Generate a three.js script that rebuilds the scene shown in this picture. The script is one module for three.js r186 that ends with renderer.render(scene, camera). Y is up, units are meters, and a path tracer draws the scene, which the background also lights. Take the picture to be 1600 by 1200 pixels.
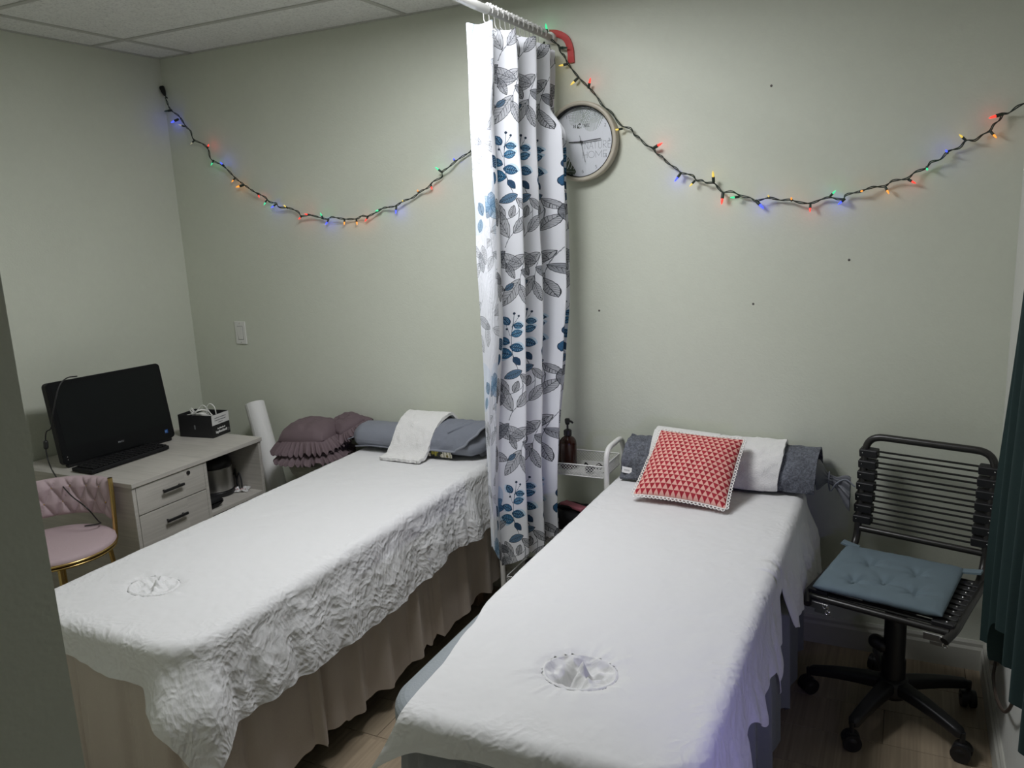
import * as THREE from 'three';
import { RoundedBoxGeometry } from 'three/addons/geometries/RoundedBoxGeometry.js';
import { mergeGeometries } from 'three/addons/utils/BufferGeometryUtils.js';
import { RectAreaLightUniformsLib } from 'three/addons/lights/RectAreaLightUniformsLib.js';
import { createNoise2D, createNoise3D } from 'simplex-noise';

// ---------------------------------------------------------------- camera, light, exposure
const scene = new THREE.Scene();
scene.background = new THREE.Color(0x000000);
const camera = new THREE.PerspectiveCamera(50.65, 4 / 3, 0.05, 30);
camera.position.set(3.358, 1.655, 3.057);
camera.rotation.set(-0.2037, 0.4601, -0.0464, 'YXZ');
scene.add(camera);
const renderer = new THREE.WebGLRenderer({ antialias: true });
renderer.toneMapping = THREE.LinearToneMapping;
renderer.toneMappingExposure = 1.12;
renderer.shadowMap.enabled = true;
RectAreaLightUniformsLib.init();
const PANEL = { x: 2.08, y: 2.452, z: 1.08, w: 0.56 };         // square light panel under the ceiling
const panelLight = new THREE.RectAreaLight(0xf9faff, 26.5, PANEL.w, PANEL.w);
panelLight.name = 'panel_light';
panelLight.position.set(PANEL.x, PANEL.y - 0.004, PANEL.z);
panelLight.lookAt(PANEL.x, 0, PANEL.z);
scene.add(panelLight);

// ---------------------------------------------------------------- helpers
let seed = 1234567;
const rnd = () => { seed = (seed * 1664525 + 1013904223) >>> 0; return seed / 4294967296; };
const rr = (a, b) => a + (b - a) * rnd();
const n2 = createNoise2D(rnd), n3 = createNoise3D(rnd);
const V = (x, y, z) => new THREE.Vector3(x, y, z);
const lerp = (a, b, t) => a + (b - a) * t;
const clamp = (x, a = 0, b = 1) => Math.min(b, Math.max(a, x));
const smooth = (a, b, x) => { const t = clamp((x - a) / (b - a)); return t * t * (3 - 2 * t); };
function curveOf(points) {                                   // piecewise-linear-smooth interpolation of [x, y] pairs
  return (x) => {
    if (x <= points[0][0]) return points[0][1];
    for (let i = 1; i < points.length; i++) if (x <= points[i][0]) {
      const t = (x - points[i - 1][0]) / (points[i][0] - points[i - 1][0]);
      return lerp(points[i - 1][1], points[i][1], t * t * (3 - 2 * t));
    }
    return points[points.length - 1][1];
  };
}
const taken = {};
function numbered(name) { const n = (taken[name] = (taken[name] ?? -1) + 1); return n ? `${name}_${String(n).padStart(3, '0')}` : name; }
function thing(name, label, category, [x, y, z] = [0, 0, 0], turn = 0, group) {
  const o = new THREE.Group();
  o.name = numbered(name); o.position.set(x, y, z); o.rotation.y = turn;
  o.userData = { label, category };
  if (group) o.userData.group = group;
  scene.add(o);
  return o;
}
function part(name, geometry, material, parent, label) {
  const m = new THREE.Mesh(Array.isArray(geometry) ? merge(geometry) : geometry, material);
  m.name = name; m.castShadow = m.receiveShadow = true;
  if (label) m.userData.label = label;
  parent.add(m);
  return m;
}
function single(name, geometry, material, label, category, group) {
  const m = part(numbered(name), geometry, material, scene);
  m.userData = { label, category };
  if (group) m.userData.group = group;
  return m;
}
function struct(name, geometry, material) {
  const m = part(name, geometry, material, scene);
  m.userData = { kind: 'structure' };
  return m;
}
function merge(list) {
  const flat = list.map((g) => {
    const h = g.index ? g.toNonIndexed() : g;
    for (const k of Object.keys(h.attributes)) if (!['position', 'normal', 'uv'].includes(k)) h.deleteAttribute(k);
    return h;
  });
  return flat.length === 1 ? flat[0] : mergeGeometries(flat);
}
function boxUV(g) {                                          // uv in metres from the side a face looks to
  const p = g.attributes.position, n = g.attributes.normal, uv = new Float32Array(p.count * 2);
  for (let i = 0; i < p.count; i++) {
    const a = Math.abs(n.getX(i)), b = Math.abs(n.getY(i)), c = Math.abs(n.getZ(i));
    const [u, v] = b >= a && b >= c ? [p.getX(i), p.getZ(i)] : a >= c ? [p.getZ(i), p.getY(i)] : [p.getX(i), p.getY(i)];
    uv[2 * i] = u; uv[2 * i + 1] = v;
  }
  g.setAttribute('uv', new THREE.BufferAttribute(uv, 2));
  return g;
}
function box(x0, x1, y0, y1, z0, z1, r = 0.003, seg = 2) {
  const w = x1 - x0, h = y1 - y0, d = z1 - z0;
  let g = r > 0 ? new RoundedBoxGeometry(w, h, d, seg, Math.min(r, w / 2.02, h / 2.02, d / 2.02)) : new THREE.BoxGeometry(w, h, d);
  if (g.index) g = g.toNonIndexed();
  g.translate((x0 + x1) / 2, (y0 + y1) / 2, (z0 + z1) / 2);
  return boxUV(g);
}
function tube(points, radius, seg = 60, radial = 8, closed = false, tension = 0.5) {
  const c = new THREE.CatmullRomCurve3(points.map((p) => Array.isArray(p) ? V(...p) : p), closed, 'catmullrom', tension);
  const g = new THREE.TubeGeometry(c, seg, radius, radial, closed);
  if (closed) return g;
  const caps = [];
  for (const t of [0, 1]) {
    const s = new THREE.SphereGeometry(radius, radial, 6); const p = c.getPoint(t); s.translate(p.x, p.y, p.z); caps.push(s);
  }
  return merge([g, ...caps]);
}
function path(points, radius, bend = 0.03, seg = 6, radial = 10, closed = false) {      // straight runs joined by round bends
  const P = points.map((p) => Array.isArray(p) ? V(...p) : p), c = new THREE.CurvePath(), N = P.length;
  const cut = (i) => {
    const a = P[(i - 1 + N) % N], b = P[i], d = P[(i + 1) % N];
    const k = Math.min(bend, a.distanceTo(b) * 0.49, b.distanceTo(d) * 0.49);
    return [b.clone().lerp(a, k / a.distanceTo(b)), b, b.clone().lerp(d, k / b.distanceTo(d))];
  };
  const pts = [];
  const from = closed ? 0 : 1, to = closed ? N : N - 1;
  if (!closed) pts.push(P[0]);
  for (let i = from; i < to; i++) {
    const [s, m, e] = cut(i); const q = new THREE.QuadraticBezierCurve3(s, m, e);
    for (let k = 0; k <= seg; k++) pts.push(q.getPoint(k / seg));
  }
  if (!closed) pts.push(P[N - 1]); else pts.push(pts[0].clone());
  for (let i = 1; i < pts.length; i++) if (pts[i].distanceTo(pts[i - 1]) > 1e-6) c.add(new THREE.LineCurve3(pts[i - 1], pts[i]));
  return sweep(pts.filter((p, i) => !i || p.distanceTo(pts[i - 1]) > 1e-6), radius, radial, !closed);
}
function sweep(pts, radius, radial = 10, caps = true) {      // tube through the given points, with flat ends
  const pos = [], nor = [], uv = [], idx = []; let up = V(0, 1, 0), len = 0;
  const T = pts.map((p, i) => pts[Math.min(i + 1, pts.length - 1)].clone().sub(pts[Math.max(i - 1, 0)]).normalize());
  if (Math.abs(T[0].dot(up)) > 0.9) up = V(1, 0, 0);
  let N = up.clone().addScaledVector(T[0], -up.dot(T[0])).normalize();
  pts.forEach((p, i) => {
    N = N.addScaledVector(T[i], -N.dot(T[i])).normalize(); const B = T[i].clone().cross(N);
    if (i) len += p.distanceTo(pts[i - 1]);
    const rad = typeof radius === 'function' ? radius(i / (pts.length - 1)) : radius;
    for (let k = 0; k <= radial; k++) {
      const a = (k / radial) * Math.PI * 2, d = N.clone().multiplyScalar(Math.cos(a)).addScaledVector(B, Math.sin(a));
      pos.push(p.x + d.x * rad, p.y + d.y * rad, p.z + d.z * rad); nor.push(d.x, d.y, d.z); uv.push(k / radial * rad * 6.28, len);
    }
  });
  const R = radial + 1;
  for (let i = 0; i < pts.length - 1; i++) for (let k = 0; k < radial; k++) {
    const a = i * R + k, b = a + 1, c = a + R, d = c + 1; idx.push(a, b, c, b, d, c);
  }
  if (caps) for (const e of [0, pts.length - 1]) {
    const o = pos.length / 3, s = e ? 1 : -1, p = pts[e];
    pos.push(p.x, p.y, p.z); nor.push(T[e].x * s, T[e].y * s, T[e].z * s); uv.push(0, 0);
    for (let k = 0; k <= radial; k++) { const q = (e * R + k) * 3; pos.push(pos[q], pos[q + 1], pos[q + 2]); nor.push(T[e].x * s, T[e].y * s, T[e].z * s); uv.push(0, 0); }
    for (let k = 0; k < radial; k++) e ? idx.push(o, o + 1 + k, o + 2 + k) : idx.push(o, o + 2 + k, o + 1 + k);
  }
  const g = new THREE.BufferGeometry();
  g.setAttribute('position', new THREE.Float32BufferAttribute(pos, 3)); g.setAttribute('normal', new THREE.Float32BufferAttribute(nor, 3)); g.setAttribute('uv', new THREE.Float32BufferAttribute(uv, 2));
  g.setIndex(idx);
  return g;
}
// a cloth with two faces and a rim: f(u, v) gives { p, uv, skip }
function cloth(f, nu, nv, th = 0.002) {
  const grid = [], uvs = [], skip = [];
  for (let j = 0; j <= nv; j++) for (let i = 0; i <= nu; i++) {
    const r = f(i / nu, j / nv); grid.push(r.p); uvs.push(r.uv ?? [i / nu, j / nv]); skip.push(!!r.skip);
  }
  const R = nu + 1, at = (i, j) => grid[clamp(j, 0, nv) * R + clamp(i, 0, nu)];
  const N = [];
  for (let j = 0; j <= nv; j++) for (let i = 0; i <= nu; i++) {
    const a = at(i + 1, j).clone().sub(at(i - 1, j)), b = at(i, j + 1).clone().sub(at(i, j - 1));
    const n = b.cross(a); N.push(n.lengthSq() > 1e-16 ? n.normalize() : V(0, 1, 0));
  }
  const pos = [], nor = [], uv = [], idx = [], M = grid.length;
  for (const s of [1, -1]) for (let k = 0; k < M; k++) {
    pos.push(grid[k].x + N[k].x * s * th / 2, grid[k].y + N[k].y * s * th / 2, grid[k].z + N[k].z * s * th / 2);
    nor.push(N[k].x * s, N[k].y * s, N[k].z * s); uv.push(...uvs[k]);
  }
  for (let j = 0; j < nv; j++) for (let i = 0; i < nu; i++) {
    const a = j * R + i, b = a + 1, c = a + R, d = c + 1;
    if (skip[a] || skip[b] || skip[c] || skip[d]) continue;
    idx.push(a, c, b, b, c, d, M + a, M + b, M + c, M + b, M + d, M + c);
  }
  const rim = (a, b) => {
    const o = pos.length / 3;
    for (const k of [a, b, M + a, M + b]) { pos.push(pos[3 * k], pos[3 * k + 1], pos[3 * k + 2]); uv.push(uv[2 * k], uv[2 * k + 1]); }
    const A = V(pos[3 * o], pos[3 * o + 1], pos[3 * o + 2]), B = V(pos[3 * o + 3], pos[3 * o + 4], pos[3 * o + 5]);
    const n = N[a].clone().cross(B.sub(A)).normalize();
    for (let k = 0; k < 4; k++) nor.push(n.x, n.y, n.z);
    idx.push(o, o + 1, o + 2, o + 1, o + 3, o + 2);
  };
  for (let i = 0; i < nu; i++) { rim(i, i + 1); rim(nv * R + i + 1, nv * R + i); }
  for (let j = 0; j < nv; j++) { rim((j + 1) * R, j * R); rim(j * R + nu, (j + 1) * R + nu); }
  const g = new THREE.BufferGeometry();
  g.setAttribute('position', new THREE.Float32BufferAttribute(pos, 3)); g.setAttribute('normal', new THREE.Float32BufferAttribute(nor, 3)); g.setAttribute('uv', new THREE.Float32BufferAttribute(uv, 2));
  g.setIndex(idx);
  return g;
}
// closed stuffed shape over the square -1..1: f(u, v, side) gives a point; both sides meet on the rim
function stuffed(f, n, m = n, uvScale = [1, 1]) {
  const pos = [], uv = [], idx = [], R = n + 1, M = R * (m + 1);
  for (const s of [1, -1]) for (let j = 0; j <= m; j++) for (let i = 0; i <= n; i++) {
    const u = -Math.cos((i / n) * Math.PI), v = -Math.cos((j / m) * Math.PI), p = f(u, v, s);
    pos.push(p.x, p.y, p.z); uv.push((u + 1) / 2 * uvScale[0], (v + 1) / 2 * uvScale[1]);
  }
  for (let j = 0; j < m; j++) for (let i = 0; i < n; i++) {
    const a = j * R + i, b = a + 1, c = a + R, d = c + 1;
    idx.push(a, c, b, b, c, d, M + a, M + b, M + c, M + b, M + d, M + c);
  }
  const g = new THREE.BufferGeometry();
  g.setAttribute('position', new THREE.Float32BufferAttribute(pos, 3)); g.setAttribute('uv', new THREE.Float32BufferAttribute(uv, 2));
  g.setIndex(idx); g.computeVertexNormals();
  return g;
}
const lathe = (pts, seg = 40) => new THREE.LatheGeometry(pts.map(([r, y]) => new THREE.Vector2(r, y)), seg);
function cyl(r0, r1, h, [x, y, z] = [0, 0, 0], seg = 24) { const g = new THREE.CylinderGeometry(r1, r0, h, seg); g.translate(x, y + h / 2, z); return g; }
function rod(a, b, r, radial = 10) { return sweep([V(...a), V(...b)], r, radial); }
function shapeOf(g, m4) { g.applyMatrix4(m4); return g; }

// ---------------------------------------------------------------- textures
const hash = (x, y, s) => { let h = (x * 374761393 + y * 668265263 + s * 1442695041) | 0; h = Math.imul(h ^ (h >>> 13), 1274126177); return ((h ^ (h >>> 16)) >>> 0) / 4294967296; };
function tn(x, y, per, s) {                                  // value noise that repeats after «per» cells
  const xi = Math.floor(x), yi = Math.floor(y), fx = x - xi, fy = y - yi, u = fx * fx * (3 - 2 * fx), v = fy * fy * (3 - 2 * fy), w = (a) => ((a % per) + per) % per;
  const a = hash(w(xi), w(yi), s), b = hash(w(xi + 1), w(yi), s), c = hash(w(xi), w(yi + 1), s), d = hash(w(xi + 1), w(yi + 1), s);
  return lerp(lerp(a, b, u), lerp(c, d, u), v);
}
const fbm = (x, y, per, oct, s) => { let t = 0, a = 0.5, n = 0; for (let o = 0; o < oct; o++) { t += a * tn(x * per, y * per, per, s + o); n += a; a *= 0.5; per *= 2; } return t / n; };
function dataTex(size, f, srgb, metres = 1, sizeY = size) {
  const d = new Uint8Array(size * sizeY * 4);
  for (let j = 0; j < sizeY; j++) for (let i = 0; i < size; i++) {
    const c = f(i / size, j / sizeY), k = (j * size + i) * 4;
    const [r, g, b] = Array.isArray(c) ? c : [c, c, c];
    d[k] = clamp(r) * 255; d[k + 1] = clamp(g) * 255; d[k + 2] = clamp(b) * 255; d[k + 3] = 255;
  }
  const t = new THREE.DataTexture(d, size, sizeY);
  t.magFilter = THREE.LinearFilter; t.minFilter = THREE.LinearMipmapLinearFilter; t.generateMipmaps = true;
  t.wrapS = t.wrapT = THREE.RepeatWrapping; if (srgb) t.colorSpace = THREE.SRGBColorSpace;
  t.repeat.set(1 / metres, 1 / metres); t.needsUpdate = true;
  return t;
}
function scaled(t, mx, my = mx) { const c = t.clone(); c.repeat.set(1 / mx, 1 / my); c.needsUpdate = true; return c; }
function canvasTex(w, h, draw, rx = 1, ry = 1) {
  const c = document.createElement('canvas'); c.width = w; c.height = h;
  draw(c.getContext('2d'), w, h);
  const t = new THREE.CanvasTexture(c); t.colorSpace = THREE.SRGBColorSpace; t.wrapS = t.wrapT = THREE.RepeatWrapping; t.anisotropy = 8;
  t.repeat.set(rx, ry);
  return t;
}
const rgb = (r, g, b) => new THREE.Color().setRGB(r, g, b);
const mat = (o) => { if (Array.isArray(o.color)) o.color = rgb(...o.color); return new THREE.MeshStandardMaterial({ roughness: 0.7, metalness: 0, ...o }); };
const phys = (o) => { if (Array.isArray(o.color)) o.color = rgb(...o.color); return new THREE.MeshPhysicalMaterial({ roughness: 0.7, metalness: 0, ...o }); };

const fineNoise = dataTex(256, (x, y) => fbm(x, y, 32, 3, 5), false, 0.12);
const paintBump = dataTex(512, (x, y) => 0.6 * fbm(x, y, 96, 2, 9) + 0.4 * fbm(x, y, 6, 3, 11), false, 0.5);
const weave = dataTex(256, (x, y) => 0.5 + 0.25 * Math.sin(x * Math.PI * 2 * 32) * Math.sin(y * Math.PI * 2 * 32) + 0.3 * (fbm(x, y, 32, 2, 15) - 0.5), false, 0.08);
const terry = dataTex(512, (x, y) => 0.5 * fbm(x, y, 90, 2, 17) + 0.5 * tn(x * 128, y * 128, 128, 3), false, 0.25);
// creased linen: many warped triangle waves in all directions make flat facets with sharp crests
const creaseWaves = Array.from({ length: 20 }, (_, k) => { const a = k * 2.39996 + 0.3, f = 8 + 38 * ((k * 0.618) % 1); return [Math.round(Math.cos(a) * f), Math.round(Math.sin(a) * f), rnd(), 1 / (4 + f)]; });
const creaseAt = (x, y) => {
  const wx = 0.11 * (fbm(x, y, 6, 4, 21) - 0.5), wy = 0.11 * (fbm(x, y, 6, 4, 41) - 0.5);
  let t = 0, w = 0;
  creaseWaves.forEach(([kx, ky, p, a], i) => { const q = kx * (x + wx) + ky * (y + wy) + p, f = Math.abs(q - Math.round(q)) * 2, m = smooth(0.35, 0.65, tn(x * 7, y * 7, 7, 200 + i)); t += a * m * Math.pow(1 - f, 1.9); w += a * 0.5; });
  return t / w * 0.85 + 0.05 * fbm(x, y, 120, 2, 81);
};
const crease = dataTex(768, creaseAt, false, 0.62);
const woodTone = dataTex(1024, (x, y) => {
  const g = fbm(x + 0.02 * fbm(x, y, 4, 2, 3), y, 6, 3, 101), s = tn(x * 220, y * 7, 220, 102) * 0.5 + tn(x * 90, y * 4, 90, 103) * 0.5;
  const k = 0.80 + 0.17 * (g - 0.5) + 0.19 * (s - 0.5);
  return [0.80 * k, 0.735 * k, 0.645 * k];
}, true, 1.0);

// ---------------------------------------------------------------- the room
const W = 3.66, H = 2.49, ZF = 2.55, XP = 2.547, ZB = 4.2;
const wallTone = dataTex(512, (x, y) => { const k = 0.985 + 0.03 * (fbm(x, y, 5, 4, 7) - 0.5) + 0.012 * (fbm(x, y, 80, 2, 8) - 0.5); return [k, k, k]; }, true, 1.7);
const M = {};
M.wall = mat({ color: [0.645, 0.672, 0.57], map: wallTone, roughness: 0.62, bumpMap: paintBump, bumpScale: 0.0005 });
M.wallWhite = mat({ color: [0.60, 0.61, 0.56], map: wallTone, roughness: 0.6, bumpMap: paintBump, bumpScale: 0.0005 });
M.trim = mat({ color: [0.50, 0.50, 0.44], roughness: 0.5, map: wallTone });
M.tile = mat({ color: [0.86, 0.865, 0.83], roughness: 0.95, bumpMap: dataTex(512, (x, y) => 1 - 0.9 * Math.pow(tn(x * 110, y * 110, 110, 33), 5) - 0.2 * fbm(x, y, 60, 2, 34), false, 0.6), bumpScale: 0.0004,
  map: dataTex(512, (x, y) => { const k = 1 - 0.14 * Math.pow(tn(x * 110, y * 110, 110, 33), 4) - 0.05 * fbm(x, y, 30, 3, 36); return [k, k, k]; }, true, 0.6) });
M.bar = mat({ color: [0.48, 0.48, 0.44], roughness: 0.5 });
M.nail = mat({ color: [0.10, 0.09, 0.08], roughness: 0.6 });

const wallBack = struct('wall_back', box(-0.12, W + 0.12, 0, H + 0.1, -0.12, 0, 0), M.wall);
struct('wall_left', box(-0.12, 0, 0, H + 0.1, 0, ZF + 0.12, 0), M.wall);
struct('wall_right', box(W, W + 0.12, 0, H + 0.1, 0, ZB + 0.12, 0), M.wallWhite);
struct('wall_front', box(0, XP, 0, H + 0.1, ZF, ZF + 0.12, 0), M.wall);
struct('wall_entrance', box(XP - 0.12, XP, 0, H + 0.1, ZF + 0.12, ZB + 0.12, 0), M.wall);
struct('wall_rear', box(XP, W, 0, H + 0.1, ZB, ZB + 0.12, 0), M.wall);
for (const [x, y] of [[2.247, 1.27], [2.845, 1.30], [2.895, 2.055], [3.165, 1.454]]) {
  const g = new THREE.SphereGeometry(0.0042, 10, 8); g.scale(1, 1, 0.45); g.translate(x, y, 0.0005); part('nail', g, M.nail, wallBack);
}
const baseShape = (len) => {                                  // moulded skirting profile, length along +z
  const s = new THREE.Shape(); s.moveTo(0, 0); s.lineTo(0.014, 0); s.lineTo(0.014, 0.078); s.lineTo(0.009, 0.088); s.lineTo(0.009, 0.1); s.lineTo(0.004, 0.11); s.lineTo(0, 0.11); s.closePath();
  return new THREE.ExtrudeGeometry(s, { depth: len, bevelEnabled: false });
};
struct('baseboard_back', baseShape(W).rotateY(Math.PI / 2).scale(1, 1, -1).translate(0, 0, 0), M.trim).geometry.computeVertexNormals();
struct('baseboard_left', baseShape(ZF - 0.014).translate(0, 0, 0.014), M.trim);
const bbR = struct('baseboard_right', baseShape(ZB - 0.014).rotateY(Math.PI).translate(W, 0, ZB), M.trim);

// floor: laminate boards running along the room, each its own piece
const floor = struct('floor', box(-0.12, W + 0.12, -0.12, -0.012, -0.12, ZB + 0.12, 0), mat({ color: [0.18, 0.16, 0.13] }));
const boards = [0, 1, 2, 3].map((k) => { const t = scaled(woodTone, 1.0, 1.3); t.offset.set(0.23 * k, 0.37 * k); return mat({ color: [[0.86, 0.83, 0.76], [0.80, 0.775, 0.705], [0.91, 0.88, 0.81], [0.84, 0.80, 0.73]][k], map: t, roughness: 0.42, bumpMap: t, bumpScale: 0.0006 }); });
for (let z = 0, row = 0; z < ZB; z += 0.19, row++) {
  let x = -[0, 0.55, 0.25, 0.8][row % 4];
  while (x < W) {
    const x0 = Math.max(0, x), x1 = Math.min(W, x + 1.2), z1 = Math.min(ZB, z + 0.19);
    if (x1 - x0 > 0.02 && !(z > ZF + 0.12 && x1 < XP)) part('floor_board', box(x0 + 0.0008, x1 - 0.0008, -0.012, 0, z + 0.0008, z1 - 0.0008, 0.0012, 1), boards[Math.floor(rnd() * 4)], floor);
    x += 1.2;
  }
}

// suspended ceiling: mineral tiles in a bar grid
const ceiling = struct('ceiling', box(-0.12, W + 0.12, H + 0.1, H + 0.2, -0.12, ZB + 0.12, 0), M.tile);
const gx = [0, 0.2175, 1.4375, 2.6575, W], gz = [0, 0.377, 0.987, 1.597, 2.207, 2.817, 3.427, 4.037, ZB];
for (let i = 0; i < 4; i++) for (let j = 0; j < 8; j++) {
  part('ceiling_tile', box(gx[i] + 0.004, gx[i + 1] - 0.004, H - 0.002, H + 0.014, gz[j] + 0.004, gz[j + 1] - 0.004, 0.002, 1), M.tile, ceiling);
}
for (let i = 1; i < 4; i++) part('grid_bar', box(gx[i] - 0.012, gx[i] + 0.012, H - 0.006, H + 0.02, 0, ZB, 0.001, 1), M.bar, ceiling);
for (let j = 1; j < 8; j++) for (let i = 0; i < 4; i++) part('grid_bar', box(gx[i] + 0.012, gx[i + 1] - 0.012, H - 0.006, H + 0.02, gz[j] - 0.012, gz[j] + 0.012, 0.001, 1), M.bar, ceiling);
struct('trim_1', [box(0, W, H - 0.006, H + 0.015, 0, 0.016, 0.001, 1), box(0, 0.016, H - 0.006, H + 0.015, 0.016, ZF, 0.001, 1)], M.bar);

// square light panel mounted under the ceiling
{
  const t = thing('ceiling_light', 'square white light panel mounted on the ceiling above the beds', 'ceiling light', [PANEL.x, H, PANEL.z]), k = PANEL.w / 2, y = PANEL.y - H;
  const body = mat({ color: [0.75, 0.75, 0.72], roughness: 0.5 });
  part('frame', [box(-k - 0.02, k + 0.02, y - 0.002, -0.007, -k - 0.02, -k, 0.002, 1), box(-k - 0.02, k + 0.02, y - 0.002, -0.007, k, k + 0.02, 0.002, 1), box(-k - 0.02, -k, y - 0.002, -0.007, -k, k, 0.002, 1), box(k, k + 0.02, y - 0.002, -0.007, -k, k, 0.002, 1), box(-k, k, -0.012, -0.007, -k, k, 0, 1)], body, t);
  part('diffuser', box(-k, k, y, y + 0.006, -k, k, 0.001, 1), mat({ color: [0.8, 0.8, 0.78], emissive: new THREE.Color(0xfbfaf8), emissiveIntensity: 1.2, roughness: 0.6 }), t);
}

// ---------------------------------------------------------------- beds
const sdRound = (x, z, a, b, r) => { const qx = Math.abs(x) - (a - r), qz = Math.abs(z) - (b - r); return Math.hypot(Math.max(qx, 0), Math.max(qz, 0)) + Math.min(Math.max(qx, qz), 0) - r; };
function perimeter(a, b, r, n) {                              // points and normals round a rounded rectangle, evenly spaced
  const s = new THREE.Shape(); s.moveTo(-a + r, -b); s.lineTo(a - r, -b); s.absarc(a - r, -b + r, r, -Math.PI / 2, 0, false); s.lineTo(a, b - r); s.absarc(a - r, b - r, r, 0, Math.PI / 2, false);
  s.lineTo(-a + r, b); s.absarc(-a + r, b - r, r, Math.PI / 2, Math.PI, false); s.lineTo(-a, -b + r); s.absarc(-a + r, -b + r, r, Math.PI, Math.PI * 1.5, false); s.closePath();
  const pts = s.getSpacedPoints(n), L = s.getLength();
  return { pts, L, normal: (i) => { const p = pts[(i + 1) % n], q = pts[(i - 1 + n) % n]; const d = p.clone().sub(q).normalize(); return new THREE.Vector2(d.y, -d.x); } };
}
function padGeometry(a, b, r, y0, y1, edge, hole) {           // upholstered slab with rounded corners and a face hole
  const s = new THREE.Shape(); const k = a - edge, l = b - edge, q = r - edge;
  s.moveTo(-k + q, -l); s.lineTo(k - q, -l); s.absarc(k - q, -l + q, q, -Math.PI / 2, 0, false); s.lineTo(k, l - q); s.absarc(k - q, l - q, q, 0, Math.PI / 2, false);
  s.lineTo(-k + q, l); s.absarc(-k + q, l - q, q, Math.PI / 2, Math.PI, false); s.lineTo(-k, -l + q); s.absarc(-k + q, -l + q, q, Math.PI, Math.PI * 1.5, false);
  if (hole) { const h = new THREE.Path(); h.absellipse(hole[0], -hole[1], hole[2] + edge, hole[3] + edge, 0, Math.PI * 2, true); s.holes.push(h); }
  const g = new THREE.ExtrudeGeometry(s, { depth: y1 - y0 - 2 * edge, bevelEnabled: true, bevelThickness: edge, bevelSize: edge, bevelSegments: 5, curveSegments: 20 });
  g.rotateX(-Math.PI / 2); g.translate(0, y0 + edge, 0);
  return g;
}
function skirtGeometry(a, b, r, top, hem, folds, amp, out, s0) {   // gathered skirt hanging from the pad
  const n = 900, P = perimeter(a, b, r, n);
  return cloth((u, v) => {
    const i = Math.round((1 - u) * n) % n, p = P.pts[i], nn = P.normal(i), ang = u * Math.PI * 2;
    const m = n2(Math.cos(ang) * folds * 0.16 + s0, Math.sin(ang) * folds * 0.16), ph = u * folds * Math.PI * 2 + 2.2 * m;
    const sh = Math.sin(ph) + 0.35 * Math.sin(2 * ph + 3 * m), w = amp * (0.25 + 0.75 * smooth(0, 0.5, v)) * (0.75 + 0.5 * n2(Math.cos(ang) * 3 + s0 + 9, Math.sin(ang) * 3)), o = out * v + w * sh;
    const y = lerp(top, hem + 0.012 * Math.sin(ph * 0.5 + m * 3), v);
    return { p: V(p.x + nn.x * o, y, p.y + nn.y * o), uv: [u * P.L * 1.4, y] };
  }, n, 14, 0.002);
}
function sheetGeometry(o) {
  const { a, b, r, rho, top, L, R, F, K, nu, nv, hole, wave = 0.018, flare = 0.12, seedX = 0, lean } = o;
  const ia = a - rho, ib = b - rho, ir = r - rho;
  return cloth((u, v) => {
    const tz = lerp(-b - K, b + 0.1, v);
    const sl = -(a + L(tz)), sr = a + R(tz), s = lerp(sl, sr, u), t = lerp(-b - K, b + F(s), v);
    const e = 1e-4, d = sdRound(s, t, ia, ib, ir);
    let x = s, y = top, z = t;
    if (d > 0) {
      let nx = (sdRound(s + e, t, ia, ib, ir) - d) / e, nz = (sdRound(s, t + e, ia, ib, ir) - d) / e; const l = Math.hypot(nx, nz); nx /= l; nz /= l;
      const bx = s - nx * d, bz = t - nz * d, q = rho * Math.PI / 2;
      let out, down;
      if (d < q) { out = rho * Math.sin(d / rho); down = rho * (1 - Math.cos(d / rho)); }
      else {
        const drop = d - q, k = smooth(0, 0.16, drop), corner = Math.min(Math.abs(nx), Math.abs(nz)) * 1.4;
        out = rho + flare * drop + wave * k * (1 + 1.2 * corner) * (0.9 * n2(bx * 5.2 + seedX, bz * 5.2) + 0.55 * n2(bx * 11 + 7 + seedX, bz * 11)) + 0.012 * k + corner * 0.03 * k;
        down = rho + drop * (1 - 0.04 * corner);
      }
      x = bx + nx * out; z = bz + nz * out; y = top - down;
      if (lean && nz > 0.7) x += lean(s) * down;
      const c = smooth(0.01, 0.09, d) * 0.0014; x += nx * c * n3(s * 22, t * 22, seedX); z += nz * c * n3(s * 22 + 5, t * 22, seedX); y += 0.4 * c * n3(s * 18, t * 18, seedX + 3);
    }
    y += 0.0012 * n3(s * 9, t * 9, seedX + 11) + 0.0006 * n3(s * 28, t * 28, seedX + 2);
    let skip = false;
    if (hole) {
      const h = Math.hypot((s - hole[0]) / hole[2], (t - hole[1]) / hole[3]); skip = h < 1;
      if (d <= 0) {
        y -= 0.006 * Math.exp(-Math.pow((h - 1) / 0.22, 2)); const ang = Math.atan2(t - hole[1], s - hole[0]);
        y += 0.0045 * smooth(2.3, 1.1, h) * Math.pow(Math.max(0, n2(Math.cos(ang) * 2.6 + seedX, Math.sin(ang) * 2.6)), 1.2);
      }
    }
    return { p: V(x, y, z), uv: [s, t], skip };
  }, nu, nv, 0.0022);
}
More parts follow.
